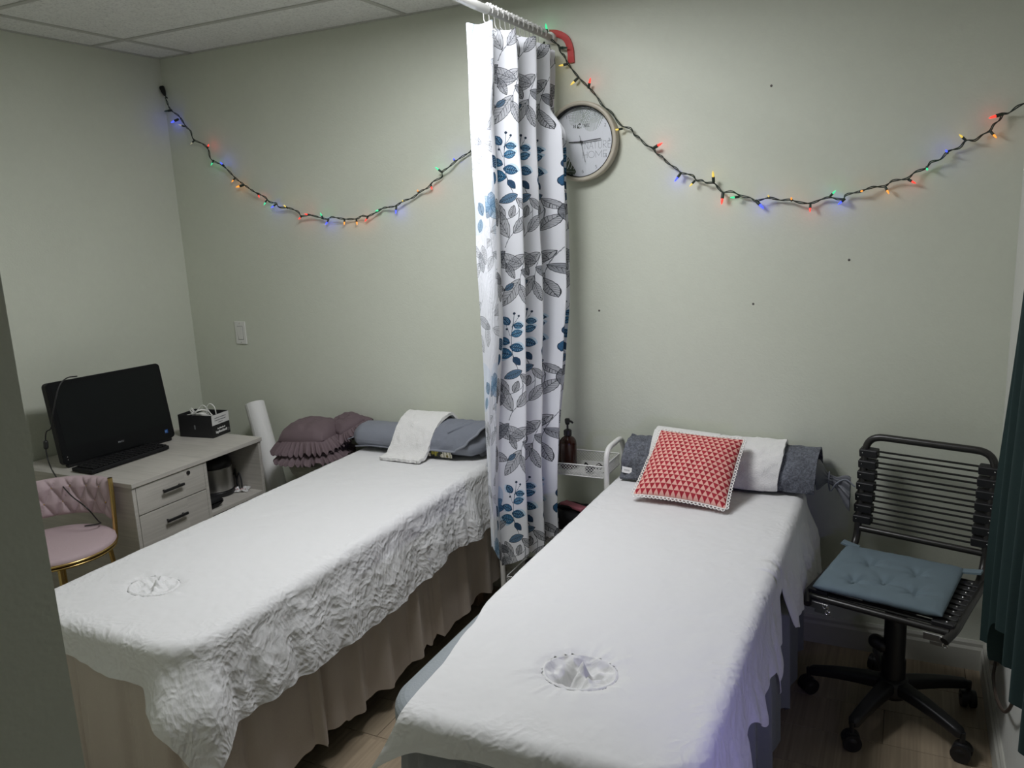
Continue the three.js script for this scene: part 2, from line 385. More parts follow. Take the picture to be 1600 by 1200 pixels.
function tuckGeometry(hole, top, depth, seedX, ridge) {       // cloth pushed down into the face hole, in a few loose folds
  const nR = 40, nA = 110;
  return cloth((u, v) => {
    const ang = u * Math.PI * 2, q = 1 - v, rad = q * 1.05, x = Math.cos(ang) * rad, z = Math.sin(ang) * rad;
    const bowl = Math.pow(Math.max(0, 1 - rad * rad), 0.75);
    const c1 = x + 0.28 + 0.18 * z, c2 = x - 0.25 - 0.55 * z + 0.1, f1 = 1 - Math.min(1, Math.abs(c1) / 0.22), f2 = 1 - Math.min(1, Math.abs(c2) / 0.34);
    const soft = n2(x * 1.5 + seedX, z * 1.5), dn = depth * bowl * (0.55 + 0.45 * soft) + depth * 0.8 * bowl * Math.pow(f1, 1.6) * smooth(-0.9, 0.4, z) - ridge * bowl * f2 * f2 * (0.6 + 0.4 * n2(z * 2 + seedX, 3)) - ridge * 0.6 * bowl * smooth(0.15, 0.5, c1) * smooth(0.9, 0.4, c1) * smooth(0.6, -0.6, z);
    return { p: V(hole[0] + x * hole[2], top - dn - 0.0035 * smooth(0.06, 0, v) - 0.001, hole[1] + z * hole[3]), uv: [x * 0.1, z * 0.1] };
  }, nA, nR, 0.002);
}
// the creases lie where the cloth hangs free and round the face hole; pulled tight on the pad it is nearly flat
const TAU = 0.62;
function linen(a, b, hole, tight, sdv, depth) {
  const Wm = 2 * a + 0.8, Lm = 2 * b + 0.6;
  const t = dataTex(1024, (u, v) => {
    const s = (u - 0.5) * Wm, q = (v - 0.5) * Lm, d = sdRound(s, q, a, b, 0.12), h = Math.hypot((s - hole[0]) / hole[2], (q - hole[1]) / hole[3]);
    const k = clamp(tight + (1 - tight) * smooth(-0.10, 0.03, d + 0.05 * n2(s * 4 + sdv, q * 4)) + 0.35 * smooth(2.4, 1, h));
    const f = creaseAt((((s / TAU + sdv) % 1) + 1) % 1, (((q / TAU) % 1) + 1) % 1);
    return 0.5 + (f - 0.4) * k;
  }, false, 1, 1536);
  t.repeat.set(1 / Wm, 1 / Lm); t.offset.set(0.5, 0.5);
  return mat({ color: [0.70, 0.70, 0.695], roughness: 0.9, bumpMap: t, bumpScale: depth });
}
M.linenTuck = mat({ color: [0.70, 0.70, 0.695], roughness: 0.9, bumpMap: crease, bumpScale: 0.006 });
M.velvetBeige = phys({ color: [0.50, 0.445, 0.395], roughness: 0.85, sheen: 0.6, sheenRoughness: 0.5, sheenColor: rgb(0.45, 0.41, 0.37), bumpMap: fineNoise, bumpScale: 0.0006 });
M.velvetGrey = phys({ color: [0.20, 0.215, 0.225], roughness: 0.75, sheen: 0.5, sheenRoughness: 0.5, sheenColor: rgb(0.4, 0.42, 0.45), bumpMap: fineNoise, bumpScale: 0.0006 });
M.padGrey = mat({ color: [0.27, 0.30, 0.32], roughness: 0.45, bumpMap: fineNoise, bumpScale: 0.0005 });
M.piping = mat({ color: [0.42, 0.44, 0.45], roughness: 0.6 });
M.legWood = mat({ color: [0.20, 0.13, 0.08], roughness: 0.5 });

const TOP = 0.648;
function table(label, cx, cz, a, b, hem, skirtM, padM, hole, s0) {
  const t = thing('massage_table', label, 'massage table', [cx, 0, cz]);
  part('padded_top', padGeometry(a - 0.008, b - 0.008, 0.115, 0.55, 0.643, 0.034, hole), padM, t);
  const P = perimeter(a - 0.012, b - 0.012, 0.112, 200);
  const pip = sweep([...P.pts.slice(0, 200), P.pts[0]].map((p) => V(p.x, 0.612, p.y)), 0.004, 6, false); part('piping', pip, M.piping, t);
  part('skirt', skirtGeometry(a - 0.02, b - 0.02, 0.11, 0.6, hem, 25, 0.018, 0.012, s0), skirtM, t);
  for (const sx of [-1, 1]) for (const sz of [-1, 1]) part('leg', box(sx * (a - 0.1) - 0.025, sx * (a - 0.1) + 0.025, 0, 0.55, sz * (b - 0.16) - 0.025, sz * (b - 0.16) + 0.025, 0.004), M.legWood, t);
  part('frame', [box(-a + 0.06, a - 0.06, 0.5, 0.55, -b + 0.1, -b + 0.125, 0.003), box(-a + 0.06, a - 0.06, 0.5, 0.55, b - 0.125, b - 0.1, 0.003), box(-a + 0.06, -a + 0.085, 0.5, 0.55, -b + 0.125, b - 0.125, 0.003), box(a - 0.085, a - 0.06, 0.5, 0.55, -b + 0.125, b - 0.125, 0.003)], M.legWood, t);
  return t;
}
// bed beside the desk
const B1 = { x: 1.468, z: 0.92, a: 0.345, b: 0.89 }, hole1 = [-0.055, 0.63, 0.075, 0.06];
table('massage table with a pleated beige skirt beside the grey desk', B1.x, B1.z, B1.a, B1.b, 0.095, M.velvetBeige, M.padGrey, hole1, 3);
{
  const t = thing('bed_sheet', 'crinkled white sheet draped over the beige-skirted table by the desk', 'sheet', [B1.x, 0, B1.z]);
  part('sheet', sheetGeometry({ ...B1, r: 0.12, rho: 0.035, top: TOP, L: () => 0.16, R: curveOf([[-0.9, 0.235], [-0.6, 0.235], [-0.35, 0.215], [-0.2, 0.245], [0.1, 0.26], [0.35, 0.25], [0.55, 0.235], [0.78, 0.24], [0.95, 0.25]]), F: curveOf([[-0.5, 0.03], [-0.1, 0.07], [0.1, 0.09], [0.2, 0.10], [0.24, 0.145], [0.34, 0.16], [0.6, 0.19]]), K: -0.01, nu: 170, nv: 270, hole: hole1, wave: 0.02, seedX: 1.3 }), linen(B1.a, B1.b, hole1, 0.05, 0.2, 0.0085), t);
  part('tucked_cloth', tuckGeometry(hole1, TOP, 0.02, 2.1, 0.026), M.linenTuck, t);
}
// bed beside the chair
const B2 = { x: 2.712, z: 0.92, a: 0.352, b: 0.89 }, hole2 = [0.02, 0.60, 0.083, 0.068];
table('massage table with a grey padded top and grey skirt beside the office chair', B2.x, B2.z, B2.a, B2.b, 0.06, M.velvetGrey, M.padGrey, hole2, 8);
{
  const t = thing('bed_sheet', 'smooth white sheet on the grey-skirted table under the red cushion', 'sheet', [B2.x, 0, B2.z]);
  part('sheet', sheetGeometry({ ...B2, r: 0.12, rho: 0.035, top: TOP, L: curveOf([[-0.9, 0.05], [0.1, 0.03], [0.3, -0.01], [0.5, -0.045], [0.7, -0.07], [0.9, -0.08], [1.05, -0.085]]),
    R: curveOf([[-0.9, 0.30], [-0.6, 0.26], [-0.28, 0.215], [-0.17, 0.20], [-0.14, 0.19], [-0.10, 0.055], [-0.06, 0.06], [-0.03, 0.19], [0.05, 0.2], [0.13, 0.25], [0.2, 0.15], [0.3, 0.16], [0.36, 0.2], [0.46, 0.14], [0.56, 0.23], [0.8, 0.2]]),
    F: curveOf([[-0.28, 0.125], [-0.2, 0.06], [-0.08, 0.045], [0.1, 0.045], [0.3, 0.05]]), K: -0.01, nu: 170, nv: 300, hole: hole2, wave: 0.016, seedX: 6.7, lean: (x) => -0.62 * smooth(-0.14, -0.27, x) }), linen(B2.a, B2.b, hole2, 0.08, 0.6, 0.006), t);
  part('tucked_cloth', tuckGeometry(hole2, TOP, 0.05, 4.4, 0.034), M.linenTuck, t);
}

// ---------------------------------------------------------------- bolsters, towels and cushions
M.satinGrey = phys({ color: [0.205, 0.22, 0.255], roughness: 0.55, sheen: 0.4, sheenRoughness: 0.4, sheenColor: rgb(0.4, 0.43, 0.5), bumpMap: fineNoise, bumpScale: 0.0005 });
M.satinDark = phys({ color: [0.12, 0.125, 0.14], roughness: 0.5, sheen: 0.4, sheenRoughness: 0.4, sheenColor: rgb(0.3, 0.32, 0.36), bumpMap: fineNoise, bumpScale: 0.0005 });
M.towelGrey = mat({ color: [0.20, 0.215, 0.25], roughness: 1, bumpMap: terry, bumpScale: 0.003, map: dataTex(256, (x, y) => { const k = 0.78 + 0.4 * (fbm(x, y, 60, 2, 19) - 0.5) + 0.2 * (fbm(x, y, 8, 3, 20) - 0.5); return [k, k, k]; }, true, 0.25) });
M.towelSmooth = phys({ color: [0.185, 0.20, 0.235], roughness: 0.95, sheen: 0.4, sheenRoughness: 0.5, sheenColor: rgb(0.35, 0.37, 0.42), bumpMap: terry, bumpScale: 0.0012 });
M.towelWhite = mat({ color: [0.74, 0.735, 0.71], roughness: 1, bumpMap: terry, bumpScale: 0.0022 });
M.tag = mat({ color: [0.85, 0.85, 0.85], roughness: 0.6 });
const floralTex = canvasTex(256, 256, (c, w, h) => {
  c.fillStyle = '#2b2a2c'; c.fillRect(0, 0, w, h);
  const petal = (x, y, r, n, f) => { c.fillStyle = f; for (let k = 0; k < n; k++) { c.beginPath(); c.ellipse(x + Math.cos(k * 6.283 / n) * r * 0.6, y + Math.sin(k * 6.283 / n) * r * 0.6, r * 0.62, r * 0.4, k * 6.283 / n, 0, 7); c.fill(); } c.fillStyle = '#8a7a3c'; c.beginPath(); c.arc(x, y, r * 0.2, 0, 7); c.fill(); };
  petal(70, 80, 62, 6, '#d8d2bd'); petal(190, 170, 66, 6, '#e2dccb'); petal(200, 40, 36, 5, '#a79c3e'); petal(50, 210, 40, 5, '#a79c3e');
  c.strokeStyle = '#5d6a3a'; c.lineWidth = 6; for (let k = 0; k < 8; k++) { c.beginPath(); c.moveTo(k * 35, 256); c.quadraticCurveTo(k * 35 + 30, 180, k * 35 + 5, 120); c.stroke(); }
});
// long cushion: oval section, ends close to a point or a flange
function bolster(len, ry, rz, gather = 0.1) {
  const g = [], nL = 60, nA = 40;
  return cloth((u, v) => {
    const x = (u - 0.5) * len, e = Math.min(u, 1 - u) * len, k = Math.pow(clamp(e / gather), 0.45), a = v * Math.PI * 2, w = 1 + 0.03 * n2(x * 9, Math.cos(a) * 2 + Math.sin(a)) + 0.035 * smooth(gather, 0, e) * Math.sin(a * 17);
    const c = Math.cos(a), s = Math.sin(a), flat = s < -0.55 ? -0.55 - (s + 0.55) * 0.35 : s;
    return { p: V(x, Math.max(-0.72, flat) * ry * k * w, c * rz * k * w), uv: [x, a * ry] };
  }, nL, nA, 0.001);
}
// cloth laid over a profile of (z, y) points; runs along x between x0(s) and x1(s), where s goes 0..1 down the profile
function drapeOver(profile, x0, x1, th, nu, nv, ripple = 0.003, sd = 0) {
  const c = new THREE.CatmullRomCurve3(profile.map(([z, y]) => V(0, y, z)), false, 'centripetal'), L = c.getLength();
  return cloth((u, v) => {
    const p = c.getPointAt(v), t = c.getTangentAt(v), x = lerp(x0(v), x1(v), u), k = ripple * n2(x * 11 + sd, v * L * 11) + ripple * 0.5 * n2(x * 27 + sd, v * L * 27);
    return { p: V(x, p.y + Math.abs(t.z) * Math.abs(k), p.z + Math.abs(t.y) * k), uv: [x, v * L] };
  }, nu, nv, th);
}
{ // grey bolster of the bed by the desk
  const t = thing('bolster', 'smooth grey bolster with a flanged end and tied end, beside purple cushions', 'bolster', [1.44, 0.705, 0.115]);
  part('cover', bolster(0.70, 0.062, 0.09, 0.06), M.satinGrey, t);
  part('flange', cloth((u, v) => { const s = 1 - u, w = 0.105 * (0.75 + 0.25 * s); return { p: V(-0.315 - 0.10 * s, 0.004 - 0.024 * s - 0.012 * Math.cos(v * 6.28) * s, lerp(-0.06, w, v)), uv: [u * 0.1, v * 0.2] }; }, 12, 16, 0.004), M.satinGrey, t);
  part('flange_edge', tube([[-0.30, -0.035, 0.085], [-0.2, -0.024, 0.09], [0.0, -0.028, 0.091], [0.1, -0.03, 0.09]], 0.0035, 40, 6), M.satinGrey, t);
  // gathered, tied right-hand end
  const folds = cloth((u, v) => { const a = v * Math.PI * 2, r = lerp(0.05, 0.012, Math.pow(u, 0.7)) * (1 + 0.16 * Math.sin(a * 11) * Math.sin(u * 3)); return { p: V(0.318 + u * 0.035, Math.sin(a) * r * 0.95 - 0.004, Math.cos(a) * r * 1.25), uv: [u, v] }; }, 14, 88, 0.001);
  part('gathered_end', folds, M.satinDark, t);
  for (const [dx, dz, l] of [[0.02, 0.03, 0.085], [0.028, -0.01, 0.07]]) part('ribbon', cloth((u, v) => ({ p: V(0.35 + dx * v + 0.006 * Math.sin(v * 4), 0.0 - l * v + 0.02 * Math.sin(v * 3), 0.02 + dz + lerp(-0.013, 0.013, u) * (0.4 + 0.6 * Math.sin(Math.min(1, v * 1.5) * 1.57)) + 0.02 * v), uv: [u * 0.03, v * 0.1] }), 6, 20, 0.001), M.satinGrey, t);
}
single('floral_cloth', drapeOver([[0.03, 0.655], [0.022, 0.72], [0.06, 0.776], [0.125, 0.782], [0.19, 0.755], [0.212, 0.705], [0.206, 0.660]], (s) => 1.50, (s) => 1.665 - 0.02 * s, 0.002, 24, 40, 0.002, 31), mat({ map: scaled(floralTex, 0.11), roughness: 0.9 }), 'cream floral print cloth peeking out under the grey towel', 'cloth');
{
  const t = thing('towel', 'grey towel with piped edge folded over the bolster end by the floral curtain', 'towel');
  const prof = [[0.02, 0.66], [0.016, 0.725], [0.052, 0.784], [0.12, 0.793], [0.185, 0.77], [0.216, 0.728], [0.222, 0.695]];
  const x1 = curveOf([[0, 1.8], [0.5, 1.79], [0.75, 1.765], [0.9, 1.725], [1, 1.67]]), x0 = curveOf([[0, 1.52], [0.6, 1.53], [1, 1.545]]);
  part('cloth', drapeOver(prof, x0, x1, 0.006, 44, 60, 0.0045, 3), M.towelSmooth, t);
  const c = new THREE.CatmullRomCurve3(prof.map(([z, y]) => V(0, y, z)), false, 'centripetal'), pts = [];
  for (let k = 0; k <= 40; k++) { const p = c.getPointAt(k / 40); pts.push(V(x1(k / 40), p.y + 0.001, p.z + 0.001)); }
  for (let k = 1; k <= 10; k++) { const p = c.getPointAt(1); pts.push(V(lerp(x1(1), x0(1), k / 10), p.y, p.z + 0.002)); }
  part('piped_edge', sweep(pts, 0.0052, 8), mat({ color: [0.24, 0.255, 0.29], roughness: 0.9 }), t);
  part('fold', sweep([V(1.625, 0.768, 0.196), V(1.66, 0.783, 0.17), V(1.70, 0.794, 0.125), V(1.725, 0.793, 0.075)], (s) => 0.004 + 0.006 * Math.sin(s * 3.1), 8), M.towelSmooth, t);
}
single('towel', drapeOver([[0.035, 0.70], [0.036, 0.782], [0.07, 0.815], [0.115, 0.811], [0.16, 0.793], [0.205, 0.75], [0.232, 0.70], [0.258, 0.667], [0.30, 0.6585]], (s) => 1.335 + 0.03 * Math.sin(s * 3), (s) => lerp(1.60, 1.54, Math.pow(s, 0.8)), 0.013, 36, 64, 0.004, 12), M.towelWhite, 'folded white towel draped over the grey bolster beside the purple cushions', 'towel');

{ // grey bolster of the bed by the office chair
  const t = thing('bolster', 'dark grey bolster with a gathered tail behind the red cushion', 'bolster', [2.76, 0.705, 0.11]);
  part('cover', bolster(0.70, 0.06, 0.085, 0.04), M.satinDark, t);
  part('gathered_end', cloth((u, v) => { const a = v * Math.PI * 2, r = curveOf([[0, 0.056], [0.35, 0.014], [0.5, 0.015], [1, 0.05]])(u), k = 1 + 0.22 * Math.sin(a * 9 + u * 2) * smooth(0.1, 0.4, u); return { p: V(0.335 + 0.11 * u, -0.012 * u - 0.045 * u * u + Math.sin(a) * r * k * (u > 0.45 ? 1.05 : 0.95), Math.cos(a) * r * k * (u > 0.45 ? 0.55 : 1.2) + 0.012 * u), uv: [u * 0.1, v * 0.2] }; }, 24, 72, 0.0015), M.satinDark, t);
  part('cord', tube([[0.375, 0.016, 0.01], [0.374, -0.012, 0.022], [0.375, -0.036, 0.01], [0.382, -0.05, 0.02], [0.4, -0.02, 0.024], [0.43, 0.0, 0.03], [0.46, -0.02, 0.035]], 0.003, 40, 6), M.satinGrey, t);
}
{ // small grey towel with the sewn-in tag
  const t = thing('towel', 'small grey towel with a white tag at the cart end of the bed', 'towel');
  part('cloth', drapeOver([[0.02, 0.66], [0.03, 0.74], [0.07, 0.779], [0.12, 0.779], [0.175, 0.757], [0.21, 0.715], [0.224, 0.67], [0.235, 0.6585]], () => 2.40, (s) => 2.53 - 0.02 * s, 0.012, 22, 50, 0.008, 44), M.towelGrey, t);
  part('tag', cloth((u, v) => ({ p: V(2.407 + 0.038 * u, 0.705 - 0.022 * v - 0.004 * u, 0.2262 + 0.006 * v), uv: [u, v] }), 4, 4, 0.001), mat({ map: canvasTex(128, 64, (c) => { c.fillStyle = '#e4e4e4'; c.fillRect(0, 0, 128, 64); c.fillStyle = '#8b8b90'; for (let k = 0; k < 8; k++) c.fillRect(30 + k * 9, 22, 5, 18); }), roughness: 0.6 }), t, 'white sewn-in tag');
}
single('towel', drapeOver([[0.02, 0.66], [0.014, 0.73], [0.05, 0.783], [0.11, 0.788], [0.17, 0.765], [0.207, 0.72], [0.215, 0.685], [0.21, 0.664]], () => 2.93, (s) => 3.105 - 0.01 * s, 0.007, 30, 56, 0.004, 51), M.towelGrey, 'speckled grey terry towel wrapped round the bolster next to its tail', 'towel');
{
  const t = thing('towel', 'thick folded white towel over the bolster behind the red cushion', 'towel');
  const prof = [[0.045, 0.72], [0.036, 0.78], [0.075, 0.806], [0.125, 0.803], [0.18, 0.778], [0.218, 0.73], [0.228, 0.69], [0.226, 0.669]];
  part('cloth', drapeOver(prof, () => 2.60, (s) => 2.985 - 0.012 * smooth(0.6, 1, s), 0.014, 44, 60, 0.004, 61), M.towelWhite, t);
  part('under_fold', drapeOver([[0.12, 0.797], [0.175, 0.77], [0.209, 0.725], [0.221, 0.69], [0.226, 0.6625]], () => 2.62, (s) => lerp(2.975, 2.93, s), 0.008, 30, 40, 0.003, 66), M.towelWhite, t);
  part('top_fold', cloth((u, v) => ({ p: V(lerp(2.505, 2.745, u), 0.812 + 0.012 * Math.sin(v * 3.1) - 0.015 * u, lerp(0.04, 0.13, v)), uv: [u * 0.24, v * 0.1] }), 24, 12, 0.018), M.towelWhite, t);
  part('front_fold', drapeOver([[0.118, 0.825], [0.165, 0.79], [0.2, 0.74], [0.21, 0.71]], () => 2.505, () => 2.60, 0.014, 10, 20, 0.002, 70), M.towelWhite, t);
}
// the red cushion: triangle print, crochet edging
const triTex = canvasTex(1024, 1024, (c, w, h) => {
  c.fillStyle = '#e3ab9d'; c.fillRect(0, 0, w, h);
  const n = 16, m = 17, a = w / n, b = h / m;
  for (let j = 0; j < m; j++) for (let i = -1; i <= n; i++) {
    const x = (i + (j % 2) * 0.5) * a, y = j * b; c.fillStyle = ['#a3202f', '#a92634', '#9c1d2b'][(i * 7 + j * 3 + 21) % 3];
    c.beginPath(); c.moveTo(x, y); c.lineTo(x + a, y); c.lineTo(x + a / 2, y + b); c.closePath(); c.fill();
  }
  c.strokeStyle = 'rgba(120,70,40,0.35)'; c.lineWidth = 2; for (let j = 0; j <= m; j++) { c.beginPath(); c.moveTo(0, j * b); c.lineTo(w, j * b); c.stroke(); }
});
{
  const w = 0.325, t = thing('cushion', 'red and pink triangle print cushion with white crochet edging', 'cushion');
  const pt = (u, v, s) => {
    const pin = 0.05, x = u * w / 2 * (1 - pin * (1 - v * v) * 1.1 - (v < 0 ? 0.055 * -v : 0)), y = -v * w / 2 * (1 - pin * (1 - u * u) * 1.3) * 0.94;
    const f = Math.pow(Math.max(0, (1 - Math.pow(Math.abs(u), 2.4)) * (1 - Math.pow(Math.abs(v), 2.4))), 0.55);
    return V(x, y, s * (0.052 * f + 0.0015) + 0.004 * f * n2(u * 2.2, v * 2.2));
  };
  const g = stuffed((u, v, s) => pt(u, v, s), 40, 40, [1, 1]); g.attributes.uv.array.forEach((q, i, arr) => { if (i % 2) arr[i] = 1 - q; });
  part('cover', g, mat({ map: triTex, roughness: 0.88, bumpMap: scaled(weave, 0.22), bumpScale: 0.0006 }), t);
  const loops = [], ring = [];
  for (let e = 0; e < 4; e++) for (let k = 0; k < 24; k++) {
    const q = -1 + 2 * (k + 0.5) / 24, [u, v] = [[q, -1], [1, q], [-q, 1], [-1, -q]][e], p = pt(u, v, 0), o = [[0, 1], [1, 0], [0, -1], [-1, 0]][e];
    const g = new THREE.TorusGeometry(0.0058, 0.0021, 6, 10); g.translate(p.x + o[0] * 0.0045, p.y + o[1] * 0.0045, 0); loops.push(g); ring.push(p);
  }
  const P = []; for (let e = 0; e < 4; e++) for (let k = 0; k < 12; k++) { const q = -1 + 2 * k / 12, [u, v] = [[q, -1], [1, q], [-q, 1], [-1, -q]][e]; P.push(pt(u, v, 0)); }
  part('crochet_edging', [...loops, tube(P, 0.003, 120, 6, true)], mat({ color: [0.78, 0.76, 0.71], roughness: 0.95 }), t, 'white scalloped crochet edging');
  t.position.set(2.69, 0.757, 0.322); t.rotation.set(-0.98, -0.03, -0.045, 'YXZ');
}
// ---------------------------------------------------------------- stool with frilled cushions, paper roll
M.knit = mat({ color: [0.56, 0.56, 0.48], roughness: 0.95, bumpMap: scaled(weave, 0.2), bumpScale: 0.002, map: dataTex(256, (x, y) => { const k = 0.9 + 0.16 * (fbm(x, y, 40, 2, 91) - 0.5) + 0.05 * Math.sin(x * 6.283 * 32); return [k, k, k]; }, true, 0.25) });
{
  const t = thing('stool', 'round cream knitted stool under the purple frilled cushions', 'stool', [0.925, 0, 0.19]);
  t.scale.set(0.9, 1, 0.9);
  part('seat', lathe([[0, 0.612], [0.11, 0.617], [0.145, 0.612], [0.162, 0.597], [0.165, 0.572], [0.155, 0.545], [0.135, 0.522], [0.11, 0.51], [0, 0.505]], 64), M.knit, t);
  part('seam', new THREE.TorusGeometry(0.1655, 0.003, 8, 64).rotateX(Math.PI / 2).translate(0, 0.594, 0), M.knit, t);
  part('pedestal', lathe([[0, 0.505], [0.1, 0.505], [0.095, 0.45], [0.085, 0.2], [0.085, 0.02], [0.08, 0.0], [0, 0]], 48), mat({ color: [0.36, 0.37, 0.30], roughness: 0.9, bumpMap: weave, bumpScale: 0.001 }), t);
}
M.plum = phys({ color: [0.13, 0.092, 0.10], roughness: 0.75, sheen: 0.8, sheenRoughness: 0.35, sheenColor: rgb(0.42, 0.32, 0.36), bumpMap: fineNoise, bumpScale: 0.0008 });
function frill(r0, r1, n, amp, y0, drop, sd) {
  return cloth((u, v) => {
    const a = u * Math.PI * 2, push = 0.007 * v, sq = 1 / Math.pow(Math.pow(Math.abs(Math.cos(a)), 3.4) + Math.pow(Math.abs(Math.sin(a)), 3.4), 1 / 3.4), ph = a * n + 2.5 * n2(Math.cos(a) * 3 + sd, Math.sin(a) * 3), r = lerp(r0, r1, v) * sq + push * Math.cos(ph);
    return { p: V(Math.cos(a) * r, y0 - drop * Math.pow(v, 1.3) + amp * v * Math.sin(ph) + 0.5 * amp * v * n2(Math.cos(a) * 5 + sd, Math.sin(a) * 5), Math.sin(a) * r), uv: [a * r, v * 0.05] };
  }, 560, 8, 0.0018);
}
function plumCushion(label, pos, rot, r, th, drop, sd, sx = 1, sz = 1) {
  const t = thing('frilled_cushion', label, 'cushion', pos, 0, 'purple velvet cushions piled on the stool');
  t.rotation.set(...rot, 'YXZ');
  const g = stuffed((u, v, s) => {
    const f = Math.pow(Math.max(0, (1 - Math.pow(Math.abs(u), 2.6)) * (1 - Math.pow(Math.abs(v), 2.6))), 0.5), k = 1 - 0.12 * u * u * v * v;
    return V(u * r * k, s * th * f * (s > 0 ? 1 : 0.45) + 0.006 * n2(u * 2 + sd, v * 2) * f, v * r * k);
  }, 36); g.scale(sx, 1, sz);
  part('cover', g, M.plum, t);
  part('frill', frill(r * 0.98, r * 0.98 + 0.042, 40, 0.0085, 0.0, drop, sd).scale(sx, 1, sz), M.plum, t, 'pleated velvet frill');
}
plumCushion('lowest purple frilled velvet cushion lying on the cream stool', [0.925, 0.652, 0.225], [0, 0.3, 0], 0.125, 0.03, 0.034, 2);
plumCushion('puffy purple frilled velvet cushion in the middle of the pile', [0.905, 0.712, 0.215], [0.02, 0.2, 0.03], 0.125, 0.072, 0.05, 5);
plumCushion('purple frilled velvet cushion leaning on the wall end of the pile', [1.02, 0.738, 0.105], [0.35, -0.5, 0.05], 0.095, 0.045, 0.03, 8, 0.9, 0.8);
{
  const a = V(0.833, 0.0, 0.297), b = V(0.487, 0.772, 0.12), d = b.clone().sub(a).normalize(), L = a.distanceTo(b) + 0.02;
  const t = thing('paper_roll', 'tall white paper roll leaning against the corner of the desk', 'paper roll');
  const body = part('roll', lathe([[0.02, 0.002], [0.046, 0], [0.0475, 0.002], [0.0475, L - 0.002], [0.046, L], [0.021, L], [0.021, 0.002]], 40), mat({ color: [0.72, 0.72, 0.70], roughness: 0.85 }), t);
  part('core', lathe([[0.0175, 0.0], [0.0205, 0.0], [0.0205, L - 0.004], [0.0175, L - 0.004], [0.0175, 0]], 24), mat({ color: [0.40, 0.31, 0.2], roughness: 0.9 }), t);
  part('loose_edge', box(-0.0008, 0.0008, 0.004, L - 0.004, 0.0473, 0.0483, 0), body.material, t);
  t.quaternion.setFromUnitVectors(V(0, 1, 0), d); t.position.set(a.x, 0.02, a.z);
}

// ---------------------------------------------------------------- desk corner
M.desk = mat({ color: [0.57, 0.55, 0.51], roughness: 0.5, map: dataTex(512, (x, y) => { const k = 0.93 + 0.1 * (fbm(x, y, 5, 3, 111) - 0.5) + 0.07 * (tn(x * 6, y * 150, 150, 112) - 0.5); return [k, k * 0.995, k * 0.985]; }, true, 0.8), bumpMap: fineNoise, bumpScale: 0.0002 });
M.black = mat({ color: [0.012, 0.012, 0.013], roughness: 0.38 });
M.blackMatt = phys({ color: [0.009, 0.009, 0.010], roughness: 0.6, specularIntensity: 0.5 });
M.gold = mat({ color: [0.62, 0.44, 0.17], roughness: 0.25, metalness: 1 });
M.steel = mat({ color: [0.55, 0.55, 0.54], roughness: 0.3, metalness: 1, bumpMap: dataTex(256, (x, y) => tn(x * 4, y * 200, 200, 121), false, 0.1), bumpScale: 0.0001 });
M.chrome = mat({ color: [0.75, 0.75, 0.74], roughness: 0.18, metalness: 1 });
M.whitePlastic = mat({ color: [0.74, 0.74, 0.70], roughness: 0.35 });
{
  const x1 = 0.722, zl = 1.05, zr = 0.353, zd = 0.686;
  const t = thing('desk', 'pale grey wooden desk with two-handled drawers and an open shelf', 'desk');
  part('desktop', box(0.02, x1 + 0.006, 0.702, 0.72, zr - 0.003, zl + 0.003, 0.0015), M.desk, t);
  part('side_panel', box(0.03, x1 - 0.001, 0, 0.702, zl - 0.016, zl, 0.0012), M.desk, t);
  part('side_panel', box(0.03, x1 - 0.001, 0, 0.702, zr, zr + 0.016, 0.0012), M.desk, t);
  part('divider', box(0.03, x1 - 0.001, 0, 0.702, zd - 0.008, zd + 0.008, 0.0012), M.desk, t);
  part('back_panel', box(0.022, 0.03, 0.02, 0.702, zr, zl, 0.001), M.desk, t);
  part('shelf', box(0.03, x1 - 0.004, 0.454, 0.47, zr + 0.016, zd - 0.008, 0.0012), M.desk, t);
  part('shelf', box(0.03, x1 - 0.004, 0.06, 0.076, zr + 0.016, zd - 0.008, 0.0012), M.desk, t);
  for (const [y0, y1, hasLock] of [[0.586, 0.699, true], [0.452, 0.582, false], [0.25, 0.448, false], [0.03, 0.246, false]]) {
    const d = part('drawer', box(x1 - 0.018, x1 - 0.0005, y0, y1, zd + 0.0095, zl - 0.0175, 0.0012), M.desk, t);
    const yh = y0 + (y1 - y0) * 0.56, zc = 0.87;
    part('handle', [box(x1 + 0.014, x1 + 0.022, yh - 0.0055, yh + 0.0055, zc - 0.052, zc + 0.052, 0.002), box(x1 - 0.001, x1 + 0.016, yh - 0.003, yh + 0.003, zc - 0.042, zc - 0.035, 0.001), box(x1 - 0.001, x1 + 0.016, yh - 0.003, yh + 0.003, zc + 0.035, zc + 0.042, 0.001)], M.black, d, 'black bar handle');
    if (hasLock) { const g = cyl(0.009, 0.0085, 0.004, [0, 0, 0], 20); g.rotateZ(-Math.PI / 2); g.translate(x1 - 0.001, 0.682, 0.778); part('lock', [g, box(x1 + 0.0025, x1 + 0.0035, 0.6775, 0.6865, 0.777, 0.779, 0)], M.black, d, 'round black keyhole'); }
  }
}
